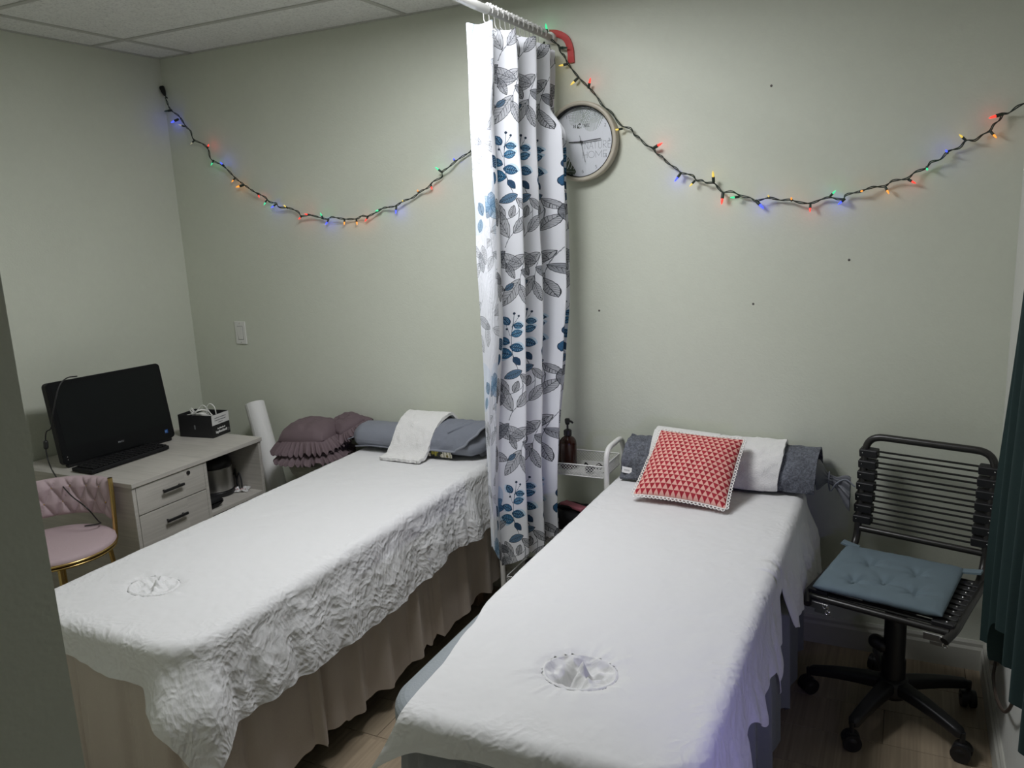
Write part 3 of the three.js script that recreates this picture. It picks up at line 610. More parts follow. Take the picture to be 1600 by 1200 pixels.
{ // all-in-one computer
  const t = thing('computer', 'black all-in-one computer with a wide dark screen on the desk', 'computer', [0.285, 0.72, 0.748], 1.40);
  const tilt = -0.17, w = 0.5, h = 0.345, Y = 0.185, m = new THREE.Matrix4().makeRotationX(tilt).setPosition(0, Y, 0);
  const rounded = (ww, hh, r, d, bev) => { const s = new THREE.Shape(), a = ww / 2, b = hh / 2; s.moveTo(-a + r, -b); s.lineTo(a - r, -b); s.absarc(a - r, -b + r, r, -Math.PI / 2, 0); s.lineTo(a, b - r); s.absarc(a - r, b - r, r, 0, Math.PI / 2); s.lineTo(-a + r, b); s.absarc(-a + r, b - r, r, Math.PI / 2, Math.PI); s.lineTo(-a, -b + r); s.absarc(-a + r, -b + r, r, Math.PI, Math.PI * 1.5); return new THREE.ExtrudeGeometry(s, { depth: d, bevelEnabled: bev > 0, bevelSize: bev, bevelThickness: bev, bevelSegments: 2, curveSegments: 8 }); };
  part('casing', rounded(w - 0.004, h - 0.004, 0.016, 0.034, 0.002).translate(0, 0, -0.036).applyMatrix4(m), M.blackMatt, t);
  part('front_glass', rounded(w - 0.004, h - 0.004, 0.015, 0.0025, 0.0005).applyMatrix4(m), phys({ color: [0.006, 0.0065, 0.007], roughness: 0.3, specularIntensity: 0.35 }), t);
  const scr = part('screen', box(-w / 2 + 0.022, w / 2 - 0.022, -0.105, h / 2 - 0.02, 0.0030, 0.0036, 0).applyMatrix4(m), phys({ color: [0.0065, 0.008, 0.008], roughness: 0.34, specularIntensity: 0.35 }), t);
  const logo = new THREE.PlaneGeometry(0.03, 0.010).translate(0.0, -0.132, 0.0039).applyMatrix4(m);
  part('logo', logo, mat({ map: canvasTex(128, 42, (c) => { c.fillStyle = '#0c0d0e'; c.fillRect(0, 0, 128, 42); c.fillStyle = '#b8bcc0'; c.font = 'bold 34px sans-serif'; c.fillText('D', 8, 33); c.save(); c.translate(45, 22); c.rotate(-0.6); c.fillText('E', -10, 12); c.restore(); c.fillText('L', 66, 33); c.fillText('L', 92, 33); }), roughness: 0.4 }), t);
  part('sticker', box(0.205, 0.219, -0.147, -0.130, 0.0030, 0.0038, 0).applyMatrix4(m), mat({ map: canvasTex(32, 48, (c) => { c.fillStyle = '#3c6ea8'; c.fillRect(0, 0, 32, 48); c.fillStyle = '#c9d8e8'; c.fillRect(4, 6, 24, 12); c.fillRect(6, 24, 20, 5); c.fillStyle = '#1c3a66'; c.fillRect(4, 36, 24, 8); }, 60, 60), color: [0.25, 0.42, 0.68], roughness: 0.5 }), t, 'small blue sticker');
  for (const [x, y] of [[-0.232, -0.140], [-0.232, -0.152]]) part('indicator', new THREE.SphereGeometry(0.0016, 8, 6).translate(x, y, 0.004).applyMatrix4(m), mat({ color: [0.5, 0.5, 0.48], roughness: 0.4 }), t);
  part('stand', [box(-0.11, 0.11, 0, 0.008, -0.08, 0.09, 0.003), box(-0.08, 0.08, 0.006, 0.05, -0.045, -0.02, 0.004)], M.blackMatt, t);
  part('foot_bar', box(-0.235, 0.235, 0.0, 0.02, 0.0, 0.028, 0.006), M.blackMatt, t);
}
{
  const t = thing('keyboard', 'black keyboard lying in front of the dark screen', 'keyboard', [0.405, 0.72, 0.83], 1.56);
  part('body', box(-0.19, 0.19, 0.004, 0.02, -0.062, 0.062, 0.004), M.blackMatt, t);
  const keys = [];
  for (let r = 0; r < 5; r++) for (let k = 0; k < 15; k++) { const x = -0.176 + k * 0.0242, z = -0.045 + r * 0.021; keys.push(box(x, x + 0.0195, 0.02, 0.026, z, z + 0.017, 0.002, 1)); }
  part('keys', keys, phys({ color: [0.01, 0.01, 0.011], roughness: 0.5, specularIntensity: 0.5 }), t);
  part('feet', [box(-0.17, -0.14, 0, 0.005, 0.03, 0.05, 0.001), box(0.14, 0.17, 0, 0.005, 0.03, 0.05, 0.001), box(-0.17, -0.14, 0, 0.005, -0.05, -0.03, 0.001), box(0.14, 0.17, 0, 0.005, -0.05, -0.03, 0.001)], M.blackMatt, t);
}
{
  const t = thing('power_cable', 'thin black cable with a ferrite lump hanging from the screen over the pink chair', 'cable');
  const P = [V(0.300, 1.093, 0.904), V(0.300, 1.094, 0.950), V(0.305, 1.066, 0.992), V(0.310, 0.983, 1.032), V(0.280, 0.907, 1.035), V(0.260, 0.892, 1.043), V(0.250, 0.863, 1.046), V(0.250, 0.811, 1.052), V(0.280, 0.758, 1.066), V(0.42, 0.727, 1.131), V(0.55, 0.697, 1.177), V(0.64, 0.665, 1.187), V(0.64, 0.60, 1.15), V(0.60, 0.570, 1.115), V(0.56, 0.568, 1.15)];
  part('cord', tube(P, 0.0026, 160, 8), M.black, t);
  const a = P[6], b = P[7], d = b.clone().sub(a).normalize(), c = a.clone().lerp(b, 0.5), g = new THREE.CapsuleGeometry(0.0095, 0.02, 4, 14); g.applyQuaternion(new THREE.Quaternion().setFromUnitVectors(V(0, 1, 0), d)); g.translate(c.x, c.y, c.z);
  part('ferrite', g, M.black, t);
}
{ // open carton
  const L = 0.189, D = 0.12, Hh = 0.105, t = thing('carton', 'small open black carton with white printed label on the desk', 'box', [0.521, 0.72, 0.437], 0.115);
  // local: x from -L to 0, z from -D to 0
  const blackCard = mat({ color: [0.013, 0.013, 0.015], roughness: 0.5 });
  part('front_panel', box(-L, 0, 0, Hh, -0.003, 0, 0.0006, 1), blackCard, t);
  part('back_panel', box(-L, 0, 0, Hh, -D, -D + 0.003, 0.0006, 1), blackCard, t);
  part('side_panel', box(-L, -L + 0.003, 0, Hh, -D + 0.003, -0.003, 0.0006, 1), blackCard, t);
  const side = part('side_panel', box(-0.003, 0, 0, Hh, -D + 0.003, -0.003, 0.0006, 1), blackCard, t);
  part('bottom', box(-L + 0.003, -0.003, 0, 0.003, -D + 0.003, -0.003, 0, 1), blackCard, t);
  const print = canvasTex(480, 420, (c, w, h) => {
    c.fillStyle = '#0d0d0f'; c.fillRect(0, 0, w, h); c.fillStyle = '#c9c9c7'; c.fillRect(0, 0, w, 190);
    c.fillStyle = '#55565a';
    for (const [y, x0, x1] of [[58, 70, 400], [102, 80, 392], [146, 165, 300]]) for (let x = x0; x < x1;) { const l = 12 + ((x * 7 + y) % 26); c.fillRect(x, y, Math.min(l, x1 - x), 15 + ((x + y) % 5)); x += l + 7; }
    c.fillStyle = '#d8d8d6'; c.font = 'italic bold 34px sans-serif'; 
    for (let x = 130, k = 0; x < 335; k++) { const l = 10 + ((k * 13) % 14); c.fillRect(x, 262 - (k % 3 ? 0 : 8), l, 22 + (k % 3 ? 0 : 8)); x += l + 4; }
    for (let x = 80, k = 0; x < 385; k++) { const l = 13 + ((k * 11) % 15); c.fillRect(x, 318 - (k % 4 ? 0 : 12), l, 34 + (k % 4 ? 0 : 12) + (k === 2 ? 14 : 0)); x += l + 4; }
    c.strokeStyle = '#8f8f8d'; c.lineWidth = 4; c.strokeRect(410, 320, 56, 50); c.fillStyle = '#5f5f5d'; c.fillRect(418, 330, 40, 12); c.fillRect(418, 350, 40, 10);
  });
  const pl = new THREE.PlaneGeometry(D - 0.002, Hh - 0.001).rotateY(Math.PI / 2).translate(0.0004, Hh / 2, -D / 2); part('print', pl, mat({ map: print, roughness: 0.5 }), side, 'white label and white lettering on black');
  const mk = new THREE.PlaneGeometry(0.014, 0.022).translate(-0.098, 0.048, 0.0005); part('mark', mk, mat({ map: canvasTex(56, 88, (c) => { c.fillStyle = '#141416'; c.fillRect(0, 0, 56, 88); c.fillStyle = '#8d8f92'; c.fillRect(10, 6, 14, 26); c.fillRect(30, 6, 14, 26); c.fillRect(8, 42, 40, 18); c.fillRect(12, 68, 34, 12); }), roughness: 0.6 }), t);
  // white earphones and cables inside
  const e = thing('earphone_bundle', 'coiled white cables and charger piled in the black carton', 'cables', [0.521, 0.72, 0.437], 0.115);
  const wp = M.whitePlastic;
  part('charger', new RoundedBoxGeometry(0.06, 0.05, 0.055, 4, 0.02).rotateZ(0.3).translate(-0.095, 0.085, -0.05), wp, e);
  const coil = (cx, cy, cz, r, tx, ty, n, s) => { const pts = []; for (let k = 0; k <= n * 24; k++) { const a = k / 24 * 6.283, q = r * (1 + 0.12 * Math.sin(a * 0.37 + s)); pts.push(V(Math.cos(a) * q, Math.sin(a) * q, 0.006 * Math.sin(a * 0.61 + s) + 0.0015 * k / 24).applyEuler(new THREE.Euler(tx, ty, 0)).add(V(cx, cy, cz))); } return sweep(pts, 0.0021, 6); };
  part('cable', coil(-0.095, 0.098, -0.05, 0.033, 0.7, 0.5, 5, 1), wp, e);
  part('cable', coil(-0.142, 0.103, -0.055, 0.022, 0.5, -0.5, 4, 2), wp, e);
  part('cable', tube([[-0.07, 0.09, -0.05], [-0.062, 0.13, -0.05], [-0.042, 0.15, -0.052], [-0.022, 0.135, -0.055], [-0.016, 0.1, -0.055], [-0.02, 0.07, -0.055]], 0.0024, 60, 8), wp, e);
  part('cable', tube([[-0.12, 0.09, -0.03], [-0.1, 0.13, -0.045], [-0.075, 0.14, -0.05], [-0.05, 0.1, -0.06], [-0.03, 0.085, -0.06]], 0.0024, 60, 8), wp, e);
  part('cable', tube([[-0.15, 0.1, -0.02], [-0.1, 0.108, -0.02], [-0.04, 0.1, -0.03], [-0.015, 0.096, -0.045]], 0.0024, 50, 8), wp, e);
}
{ // electric pot in the open shelf
  const t = thing('electric_pot', 'brushed steel and black electric pot standing in the open desk shelf', 'pot', [0.545, 0.47, 0.475], 0.9);
  part('base', lathe([[0, 0], [0.074, 0], [0.078, 0.003], [0.078, 0.02], [0.074, 0.024], [0, 0.024]], 48), M.black, t);
  part('body', lathe([[0, 0.024], [0.073, 0.024], [0.075, 0.028], [0.075, 0.128], [0.073, 0.132], [0, 0.132]], 64), M.steel, t);
  part('lid', lathe([[0.0745, 0.132], [0.076, 0.136], [0.075, 0.152], [0.066, 0.17], [0.045, 0.182], [0.0, 0.186]], 48), M.black, t);
  const g = new THREE.CylinderGeometry(0.0785, 0.0785, 0.1, 24, 1, false, 2.75, 0.95); g.translate(0, 0.125, 0); part('spout_panel', [g, box(-0.02, 0.02, 0.1, 0.165, 0.05, 0.0, 0.004)].slice(0, 1), M.black, t);
  part('handle', path([[-0.03, 0.165, 0.05], [-0.035, 0.2, 0.0], [-0.03, 0.165, -0.05]], 0.006, 0.03), M.black, t);
  part('power_lead', tube([[0.035, 0.06, -0.07], [0.05, 0.075, -0.085], [0.055, 0.09, -0.08], [0.058, 0.05, -0.075], [0.075, 0.006, -0.065], [0.095, 0.006, -0.05], [0.09, 0.05, -0.06], [0.075, 0.075, -0.07], [0.06, 0.03, -0.075], [0.06, 0.006, -0.08]], 0.004, 90, 8).rotateY(-0.6), M.black, t, 'coiled black lead');
}
{
  const t = thing('paper_packet', 'crumpled white paper packet with red writing beside the steel pot', 'packet', [0.62, 0.4712, 0.412], 0.5);
  part('paper', cloth((u, v) => ({ p: V((u - 0.5) * 0.085, 0.006 + 0.007 * Math.max(-0.7, n2(u * 3 + 4, v * 3)), (v - 0.5) * 0.06), uv: [u, v] }), 16, 12, 0.002), mat({ map: canvasTex(256, 180, (c) => { c.fillStyle = '#cfcfcd'; c.fillRect(0, 0, 256, 180); c.strokeStyle = '#9a2b2b'; c.lineWidth = 9; for (let k = 0; k < 7; k++) { c.beginPath(); c.moveTo(40 + k * 28, 60); c.lineTo(28 + k * 28, 128); c.stroke(); } c.strokeStyle = '#333'; c.lineWidth = 6; c.beginPath(); c.moveTo(30, 96); c.quadraticCurveTo(120, 60, 226, 110); c.stroke(); }), roughness: 0.7 }), t);
}
single('pouch', stuffed((u, v, s) => V(0.655 + u * 0.045, 0.497 + s * 0.024 * Math.sqrt(Math.max(0, (1 - u ** 4) * (1 - v ** 4))) + 0.002 * s, 0.63 + v * 0.042), 20), M.blackMatt, 'small black pouch at the front edge of the desk shelf', 'pouch');

// ---------------------------------------------------------------- pink chair
{
  const t = thing('vanity_chair', 'pink tufted velvet chair with a gold frame beside the desk', 'chair', [0.586, 0, 1.285]);
  M.pink = phys({ color: [0.49, 0.38, 0.40], roughness: 0.75, sheen: 0.5, sheenRoughness: 0.5, sheenColor: rgb(0.6, 0.48, 0.5), bumpMap: fineNoise, bumpScale: 0.0006 });
  part('seat', lathe([[0, 0.562], [0.14, 0.563], [0.18, 0.56], [0.195, 0.551], [0.197, 0.54], [0.194, 0.532], [0, 0.53]], 72), M.pink, t);
  part('seat_rim', [new THREE.TorusGeometry(0.197, 0.005, 10, 80).rotateX(Math.PI / 2).translate(0, 0.536, 0), new THREE.TorusGeometry(0.194, 0.004, 10, 80).rotateX(Math.PI / 2).translate(0, 0.523, 0)], M.gold, t, 'gold rim');
  part('seat_base', cyl(0.188, 0.188, 0.012, [0, 0.519, 0], 60), M.blackMatt, t);
  const a0 = -68 * Math.PI / 180, a1 = -196 * Math.PI / 180, R = 0.207, y0 = 0.598, y1 = 0.748;
  const puff = (s, h) => { const p = s * 13 * Math.PI, q = h * 2.6 * Math.PI; return Math.pow(Math.min(Math.abs(Math.sin((p + q) / 2 + 0.4)), Math.abs(Math.sin((p - q) / 2 + 0.4))), 0.5); };
  const g = stuffed((u, v, s) => { const k = (u + 1) / 2, a = lerp(a0, a1, k), h = (1 - v) / 2, e = Math.pow(Math.max(0, (1 - u ** 8) * (1 - v ** 6)), 0.5), r = R + s * e * (0.016 + (s < 0 ? 0.016 * puff(k, h) : 0)); const dip = -0.02 * Math.pow(Math.max(0, 1 - k * 5), 2); return V(Math.cos(a) * r, lerp(y0 + dip, y1, h), Math.sin(a) * r); }, 150, 50);
  part('backrest', g, M.pink, t, 'pink backrest with diamond tufting');
  for (let i = 0; i < 14; i++) for (let j = 0; j <= 3; j++) { const ss = (i - 0.8 / Math.PI) / 13, hh = j / 2.6; if ((i + j) % 2 === 0 && hh > 0.12 && hh < 0.88 && ss > 0.04 && ss < 0.97) { const a = lerp(a0, a1, ss), rr3 = R - 0.018; part('button', new THREE.SphereGeometry(0.0034, 8, 6).translate(Math.cos(a) * rr3, lerp(y0, y1, hh), Math.sin(a) * rr3), M.gold, t); } }
  for (const a of [a0 - 0.0, a1]) {
    const p = (y, rr2, da) => V(Math.cos(a + da) * rr2, y, Math.sin(a + da) * rr2), s = a === a0 ? 1 : -1;
    part('back_post', path([p(0.755, R + 0.0, 0.03 * s), p(0.70, R, 0.03 * s), p(0.60, 0.203, 0.03 * s), p(0.525, 0.198, 0.03 * s)], 0.009, 0.03), M.gold, t);
  }
  for (let k = 0; k < 4; k++) { const a = 0.6 + k * Math.PI / 2; part('leg', rod([Math.cos(a) * 0.165, 0.522, Math.sin(a) * 0.165], [Math.cos(a) * 0.21, 0.0, Math.sin(a) * 0.21], 0.009), M.gold, t); }
  part('leg_brace', new THREE.TorusGeometry(0.187, 0.005, 8, 60).rotateX(Math.PI / 2).translate(0, 0.26, 0), M.gold, t);
}
{
  const t = thing('light_switch', 'white rocker light switch on the back wall', 'light switch', [0.33, 1.141, 0]);
  part('plate', box(-0.035, 0.035, -0.0575, 0.0575, 0, 0.006, 0.0025), M.whitePlastic, t);
  part('rocker', box(-0.0165, 0.0165, -0.033, 0.033, 0.004, 0.0085, 0.002).rotateX(0.04), M.whitePlastic, t);
  for (const y of [-0.0485, 0.0485]) part('screw', cyl(0.003, 0.003, 0.001, [0, 0, 0], 12).rotateX(Math.PI / 2).translate(0, y, 0.006), M.chrome, t);
  part('gap', [box(-0.0178, 0.0178, -0.0345, 0.0345, 0.0052, 0.0064, 0)], M.blackMatt, t);
}

// ---------------------------------------------------------------- curtain rail, curtain, clock
const ROD = { x: 2.085, y: 2.312 };
M.whiteMetal = mat({ color: [0.72, 0.72, 0.69], roughness: 0.35 });
{
  const t = thing('curtain_rod', 'white tension rod running from the back wall over the beds', 'curtain rod');
  part('pole', rod([ROD.x, ROD.y, 0.012], [ROD.x, ROD.y, 1.2], 0.0115, 16), mat({ color: [0.42, 0.42, 0.40], roughness: 0.4 }), t);
  part('sleeve', rod([ROD.x, ROD.y, 0.55], [ROD.x, ROD.y, ZF - 0.002], 0.0145, 16), M.whiteMetal, t);
  part('end_cap', rod([ROD.x, ROD.y, 0.001], [ROD.x, ROD.y, 0.03], 0.02, 20), M.whitePlastic, t);
}
{ // red strap hook that carries the rod end
  const s = new THREE.CatmullRomCurve3([V(2.075, 2.332, 0), V(2.11, 2.325, 0), V(2.142, 2.305, 0), V(2.158, 2.27, 0), V(2.162, 2.215, 0)]), N = 24;
  single('wall_hook', cloth((u, v) => { const p = s.getPointAt(v), d = s.getTangentAt(v); return { p: V(p.x - d.y * (u - 0.5) * -0.024, p.y + d.x * (u - 0.5) * -0.024, 0.007), uv: [u, v] }; }, 4, N, 0.012), mat({ color: [0.52, 0.03, 0.025], roughness: 0.45 }), 'curved red hook on the wall holding the end of the rod', 'hook');
}
const leafShape = (c, len, wid) => { c.beginPath(); c.moveTo(0, 0); c.bezierCurveTo(len * 0.25, -wid * 0.75, len * 0.75, -wid * 0.6, len, 0); c.bezierCurveTo(len * 0.75, wid * 0.6, len * 0.25, wid * 0.75, 0, 0); c.closePath(); };
function leaf(c, x, y, len, wid, ang, fill, line, light) {
  if (fill.startsWith('rgba')) { len *= 1.3; wid *= 1.22; }
  c.save(); c.translate(x, y); c.rotate(ang);
  if (light) { c.save(); c.translate(len * 0.08, wid * -0.16); c.globalAlpha *= 0.55; leafShape(c, len * 1.08, wid * 1.15); c.fillStyle = light; c.fill(); c.restore(); }
  leafShape(c, len, wid); c.fillStyle = fill; c.fill(); c.strokeStyle = line; c.lineWidth = 5.5; c.stroke();
  c.lineWidth = 4.5; c.beginPath(); c.moveTo(0, 0); c.lineTo(len * 0.97, 0); c.stroke();
  c.lineWidth = 3; for (let k = 1; k < 8; k++) { const q = k / 8, e = wid * 0.42 * Math.sin(q * 2.9 + 0.2); c.beginPath(); c.moveTo(len * q * 0.9, 0); c.quadraticCurveTo(len * (q * 0.9 + 0.08), e * 0.6, len * (q * 0.9 + 0.16), e); c.moveTo(len * q * 0.9, 0); c.quadraticCurveTo(len * (q * 0.9 + 0.08), -e * 0.6, len * (q * 0.9 + 0.16), -e); c.stroke(); }
  if (light) { c.strokeStyle = 'rgba(190,220,238,0.75)'; c.lineWidth = 4; for (let k = 1; k < 6; k++) { const q = k / 6, e = wid * 0.36 * Math.sin(q * 2.9 + 0.2); for (const sg of [-1, 1]) { c.beginPath(); c.moveTo(len * (q * 0.86 + 0.05), sg * 4); c.quadraticCurveTo(len * (q * 0.86 + 0.1), sg * e * 0.6, len * (q * 0.86 + 0.15), sg * e); c.stroke(); } } c.strokeStyle = line; c.lineWidth = 7; c.beginPath(); c.moveTo(0, 0); c.lineTo(len * 0.97, 0); c.stroke(); }
  c.restore();
}
function botanical(pale) {
  return (c, w, h) => {
    c.fillStyle = pale ? '#e9ecf2' : '#eef0f5'; c.fillRect(0, 0, w, h); if (pale) c.globalAlpha = 0.42;
    const blue = ['#2a6a92', '#1f5a82', '#3a7ba3'], dk = '#0f2c44', grey = 'rgba(150,153,158,0.62)', gl = '#2e3136', stem = '#4a4e55';
    const line = (pts, lw, col) => { c.strokeStyle = col; c.lineWidth = lw; c.beginPath(); c.moveTo(...pts[0]); c.bezierCurveTo(...pts[1], ...pts[2], ...pts[3]); c.stroke(); };
    for (const oy of [-h, 0]) {
      c.save(); c.translate(0, oy + 1200);
      // blue sprig with berries
      line([[400, 0], [390, 160], [330, 330], [400, 560]], 6, '#1d3c52');
      line([[360, 250], [330, 180], [320, 120], [300, 60]], 4, '#1d3c52'); line([[372, 150], [400, 100], [430, 70], [450, 30]], 4, '#1d3c52');
      for (const [x, y, r] of [[300, 50, 14], [400, -8, 15], [452, 22, 13], [322, 168, 12]]) { c.fillStyle = dk; c.beginPath(); c.arc(x, y, r, 0, 7); c.fill(); }
      leaf(c, 390, 130, 112, 70, 0.1, blue[0], dk, '#a9cfe6'); leaf(c, 350, 120, 118, 78, -2.2, blue[1], dk, '#a9cfe6');
      leaf(c, 366, 240, 130, 82, -0.25, blue[2], dk, '#a9cfe6'); leaf(c, 352, 330, 140, 84, -2.75, blue[0], dk, '#b8d8ea');
      leaf(c, 352, 372, 150, 96, 0.25, blue[1], dk, '#a9cfe6'); leaf(c, 372, 470, 178, 122, -2.9, blue[0], dk, '#9cc6e0'); leaf(c, 385, 500, 120, 70, 0.9, '#23486a', dk);
      // stem onward, shaded leaf
      line([[400, 560], [430, 640], [470, 720], [500, 830]], 6, stem); leaf(c, 480, 660, 210, 92, 2.75, '#5d7e9a', gl); leaf(c, 470, 700, 150, 70, 0.8, grey, gl);
      // grey side twig
      line([[500, 830], [470, 900], [380, 930], [270, 940]], 8, 'rgba(140,144,150,0.9)'); leaf(c, 330, 930, 170, 92, -2.1, grey, gl); leaf(c, 400, 915, 110, 62, -1.3, grey, gl); leaf(c, 290, 945, 160, 90, 2.5, 'rgba(118,122,128,0.75)', gl); leaf(c, 250, 944, 90, 44, 2.9, grey, gl);
      // long hanging leaf
      line([[500, 830], [500, 960], [470, 1050], [390, 1130]], 8, 'rgba(132,136,142,0.95)'); line([[390, 1130], [350, 1180], [350, 1210], [330, 1240]], 9, 'rgba(128,132,138,0.95)');
      leaf(c, 380, 1130, 300, 120, -2.05, 'rgba(156,159,163,0.62)', gl); leaf(c, 440, 1085, 190, 92, -0.9, grey, gl);
      // second twig that fills the space up to the next sprig
      leaf(c, 560, 1330, 230, 104, 2.5, 'rgba(156,159,163,0.62)', gl); leaf(c, 520, 1440, 250, 110, 3.5, grey, gl); line([[600, 1290], [540, 1400], [500, 1520], [470, 1660]], 7, 'rgba(132,136,142,0.95)');
      leaf(c, 500, 1500, 200, 96, 0.5, 'rgba(118,122,128,0.75)', gl); leaf(c, 480, 1600, 290, 118, 2.2, 'rgba(156,159,163,0.62)', gl); leaf(c, 330, 1420, 150, 70, 1.1, grey, gl); leaf(c, 470, 1660, 200, 80, 1.2, grey, gl); leaf(c, 300, 1720, 130, 60, -0.6, '#5d7e9a', gl);
      leaf(c, 150, 1250, 220, 104, 0.9, grey, gl); leaf(c, 90, 1480, 240, 104, -0.7, 'rgba(118,122,128,0.75)', gl); leaf(c, 60, 1620, 200, 90, 0.4, grey, gl); leaf(c, 680, 1560, 210, 90, 1.6, grey, gl);
      // big flower in the folds between
      c.globalAlpha *= 0.85; for (let k = 0; k < 7; k++) leaf(c, 90, 280, 150, 110, k * 0.9 + 0.3, ['#2b5f87', '#8fb6d2', '#1c3f60'][k % 3], dk); c.globalAlpha /= 0.85;
      leaf(c, 620, 240, 150, 110, 1.2, '#1c3f60', dk, '#9cc6e0'); leaf(c, 640, 420, 150, 90, 1.9, '#2b5f87', dk);
      line([[60, 380], [90, 520], [60, 700], [110, 860]], 6, stem); leaf(c, 80, 560, 150, 74, -0.4, grey, gl); leaf(c, 70, 640, 150, 74, 2.6, grey, gl); leaf(c, 100, 820, 170, 80, 2.2, grey, gl); leaf(c, 96, 780, 150, 76, 0.5, 'rgba(110,114,120,0.8)', gl);
      leaf(c, 640, 700, 170, 84, 1.3, grey, gl); leaf(c, 650, 1000, 180, 84, -1.8, 'rgba(110,114,120,0.8)', gl);
      c.fillStyle = 'rgba(150,190,225,0.4)'; if (pale) { for (const [x, y, r] of [[200, 300, 190], [480, 420, 230], [560, 150, 170], [300, 560, 200]]) { c.beginPath(); c.ellipse(x, y, r, r * 0.7, 0.4, 0, 7); c.fill(); } } c.beginPath(); c.ellipse(110, 180, 120, 170, 0.3, 0, 7); c.fill();
      c.restore();
    }
  };
}
{
  const PW = 0.228, PH = 0.612;
  const top = [[2.035, 0.600], [2.085, 0.607], [2.126, 0.592], [2.10, 0.555], [2.055, 0.525], [2.10, 0.490], [2.145, 0.455], [2.10, 0.42], [2.055, 0.385], [2.105, 0.345], [2.148, 0.31], [2.10, 0.275], [2.055, 0.24], [2.10, 0.2], [2.142, 0.165], [2.105, 0.13], [2.06, 0.1], [2.09, 0.075], [2.115, 0.06]];
  const low = top.map(([x, z], i) => [i < 3 ? [2.03, 2.042, 2.052][i] : i === 3 ? 2.05 : x + (z < 0.32 ? 0.022 : 0) - 0.008, lerp(0.275, 0.61, (z - 0.06) / 0.547)]);
  const mid = top.map(([x, z], i) => [i < 3 ? lerp(x, low[i][0], 0.45) : x, lerp(0.10, 0.607, (z - 0.06) / 0.547)]);
  const mk = (P) => new THREE.CatmullRomCurve3(P.map(([x, z]) => V(x, 0, z)), false, 'centripetal');
  const cT = mk(top), cM = mk(mid), cL = mk(low), L = cT.getLength();
  const Y1 = 2.262;
  const hemAt = (u) => 0.42 + 0.03 * Math.sin(u * 17 + 1) - 0.02 * u + 0.03 * Math.exp(-Math.pow(u / 0.12, 2));
  const at = (u, v) => {
    const y = lerp(Y1 + 0.006 * Math.cos(u * L / PW * 4 * 3.14), hemAt(u), v), a = cT.getPoint(u), b = cM.getPoint(u), c = cL.getPoint(u);
    const p = v < 0.42 ? a.lerp(b, smooth(0.02, 0.2, v)) : b.lerp(c, smooth(0.42, 0.9, v));
    p.x += 0.05 * smooth(0.115, 0.165, v) * (1 - 0.45 * smooth(0.45, 0.9, v)) * smooth(13.2 / 18, 14 / 18, u);
    p.y = y; p.x += 0.004 * n2(u * 9, y * 2.5); p.z += 0.004 * n2(u * 9 + 5, y * 2.5);
    return p;
  };
  const arcAt = (u) => cT.getLengths(400)[Math.round(u * 400)];
  const t = thing('curtain', 'white curtain with blue and grey leaf print gathered by the wall', 'curtain');
  const mF = canvasTex(724, 2000, botanical(false)), mB = canvasTex(724, 2000, botanical(true));
  const uS = 2.35 / 18;                                        // where the turned-back edge ends
  const off = PW * 0.5 - arcAt(5 / 18);
  const fr = (u, v) => { const q = lerp(uS, 1, u), p = at(q, v); return { p, uv: [(arcAt(q) + off) / PW, (p.y - 1.30) / PH + 0.372] }; };
  part('panel', cloth(fr, 230, 90, 0.0012), phys({ map: mF, roughness: 0.75, sheen: 0.2, sheenRoughness: 0.5, sheenColor: rgb(0.5, 0.5, 0.52), bumpMap: weave, bumpScale: 0.0002 }), t);
  part('turned_edge', cloth((u, v) => { const q = u * uS, p = at(q, v); return { p, uv: [(arcAt(q) + off) / PW + 0.35, (p.y - 1.3) / PH + 0.62] }; }, 44, 90, 0.0012), mat({ map: mB, roughness: 0.8, bumpMap: crease, bumpScale: 0.002 }), t, 'paler reverse side of the print');
  for (let k = 0; k < 12; k++) {                               // white hooks over the rod
    const z = 0.105 + k * 0.0395, g = [];
    const R = 0.0185, pts = []; for (let a = -0.6; a <= 3.75; a += 0.2) pts.push(V(ROD.x + Math.cos(a) * R, ROD.y + Math.sin(a) * R, z + 0.004 * Math.sin(a)));
    pts.push(V(ROD.x - 0.014, ROD.y - 0.03, z + 0.002), V(ROD.x + 0.004 * ((k % 3) - 1), ROD.y - 0.052, z + 0.003), V(ROD.x + 0.008, ROD.y - 0.058, z));
    g.push(sweep(pts, 0.0019, 6));
    for (let b = 0; b < 5; b++) { const a = 0.3 + b * 0.62; g.push(new THREE.SphereGeometry(0.0056, 8, 6).translate(ROD.x + Math.cos(a) * R, ROD.y + Math.sin(a) * R, z)); }
    part('hook', g, M.whiteMetal, t);
  }
}
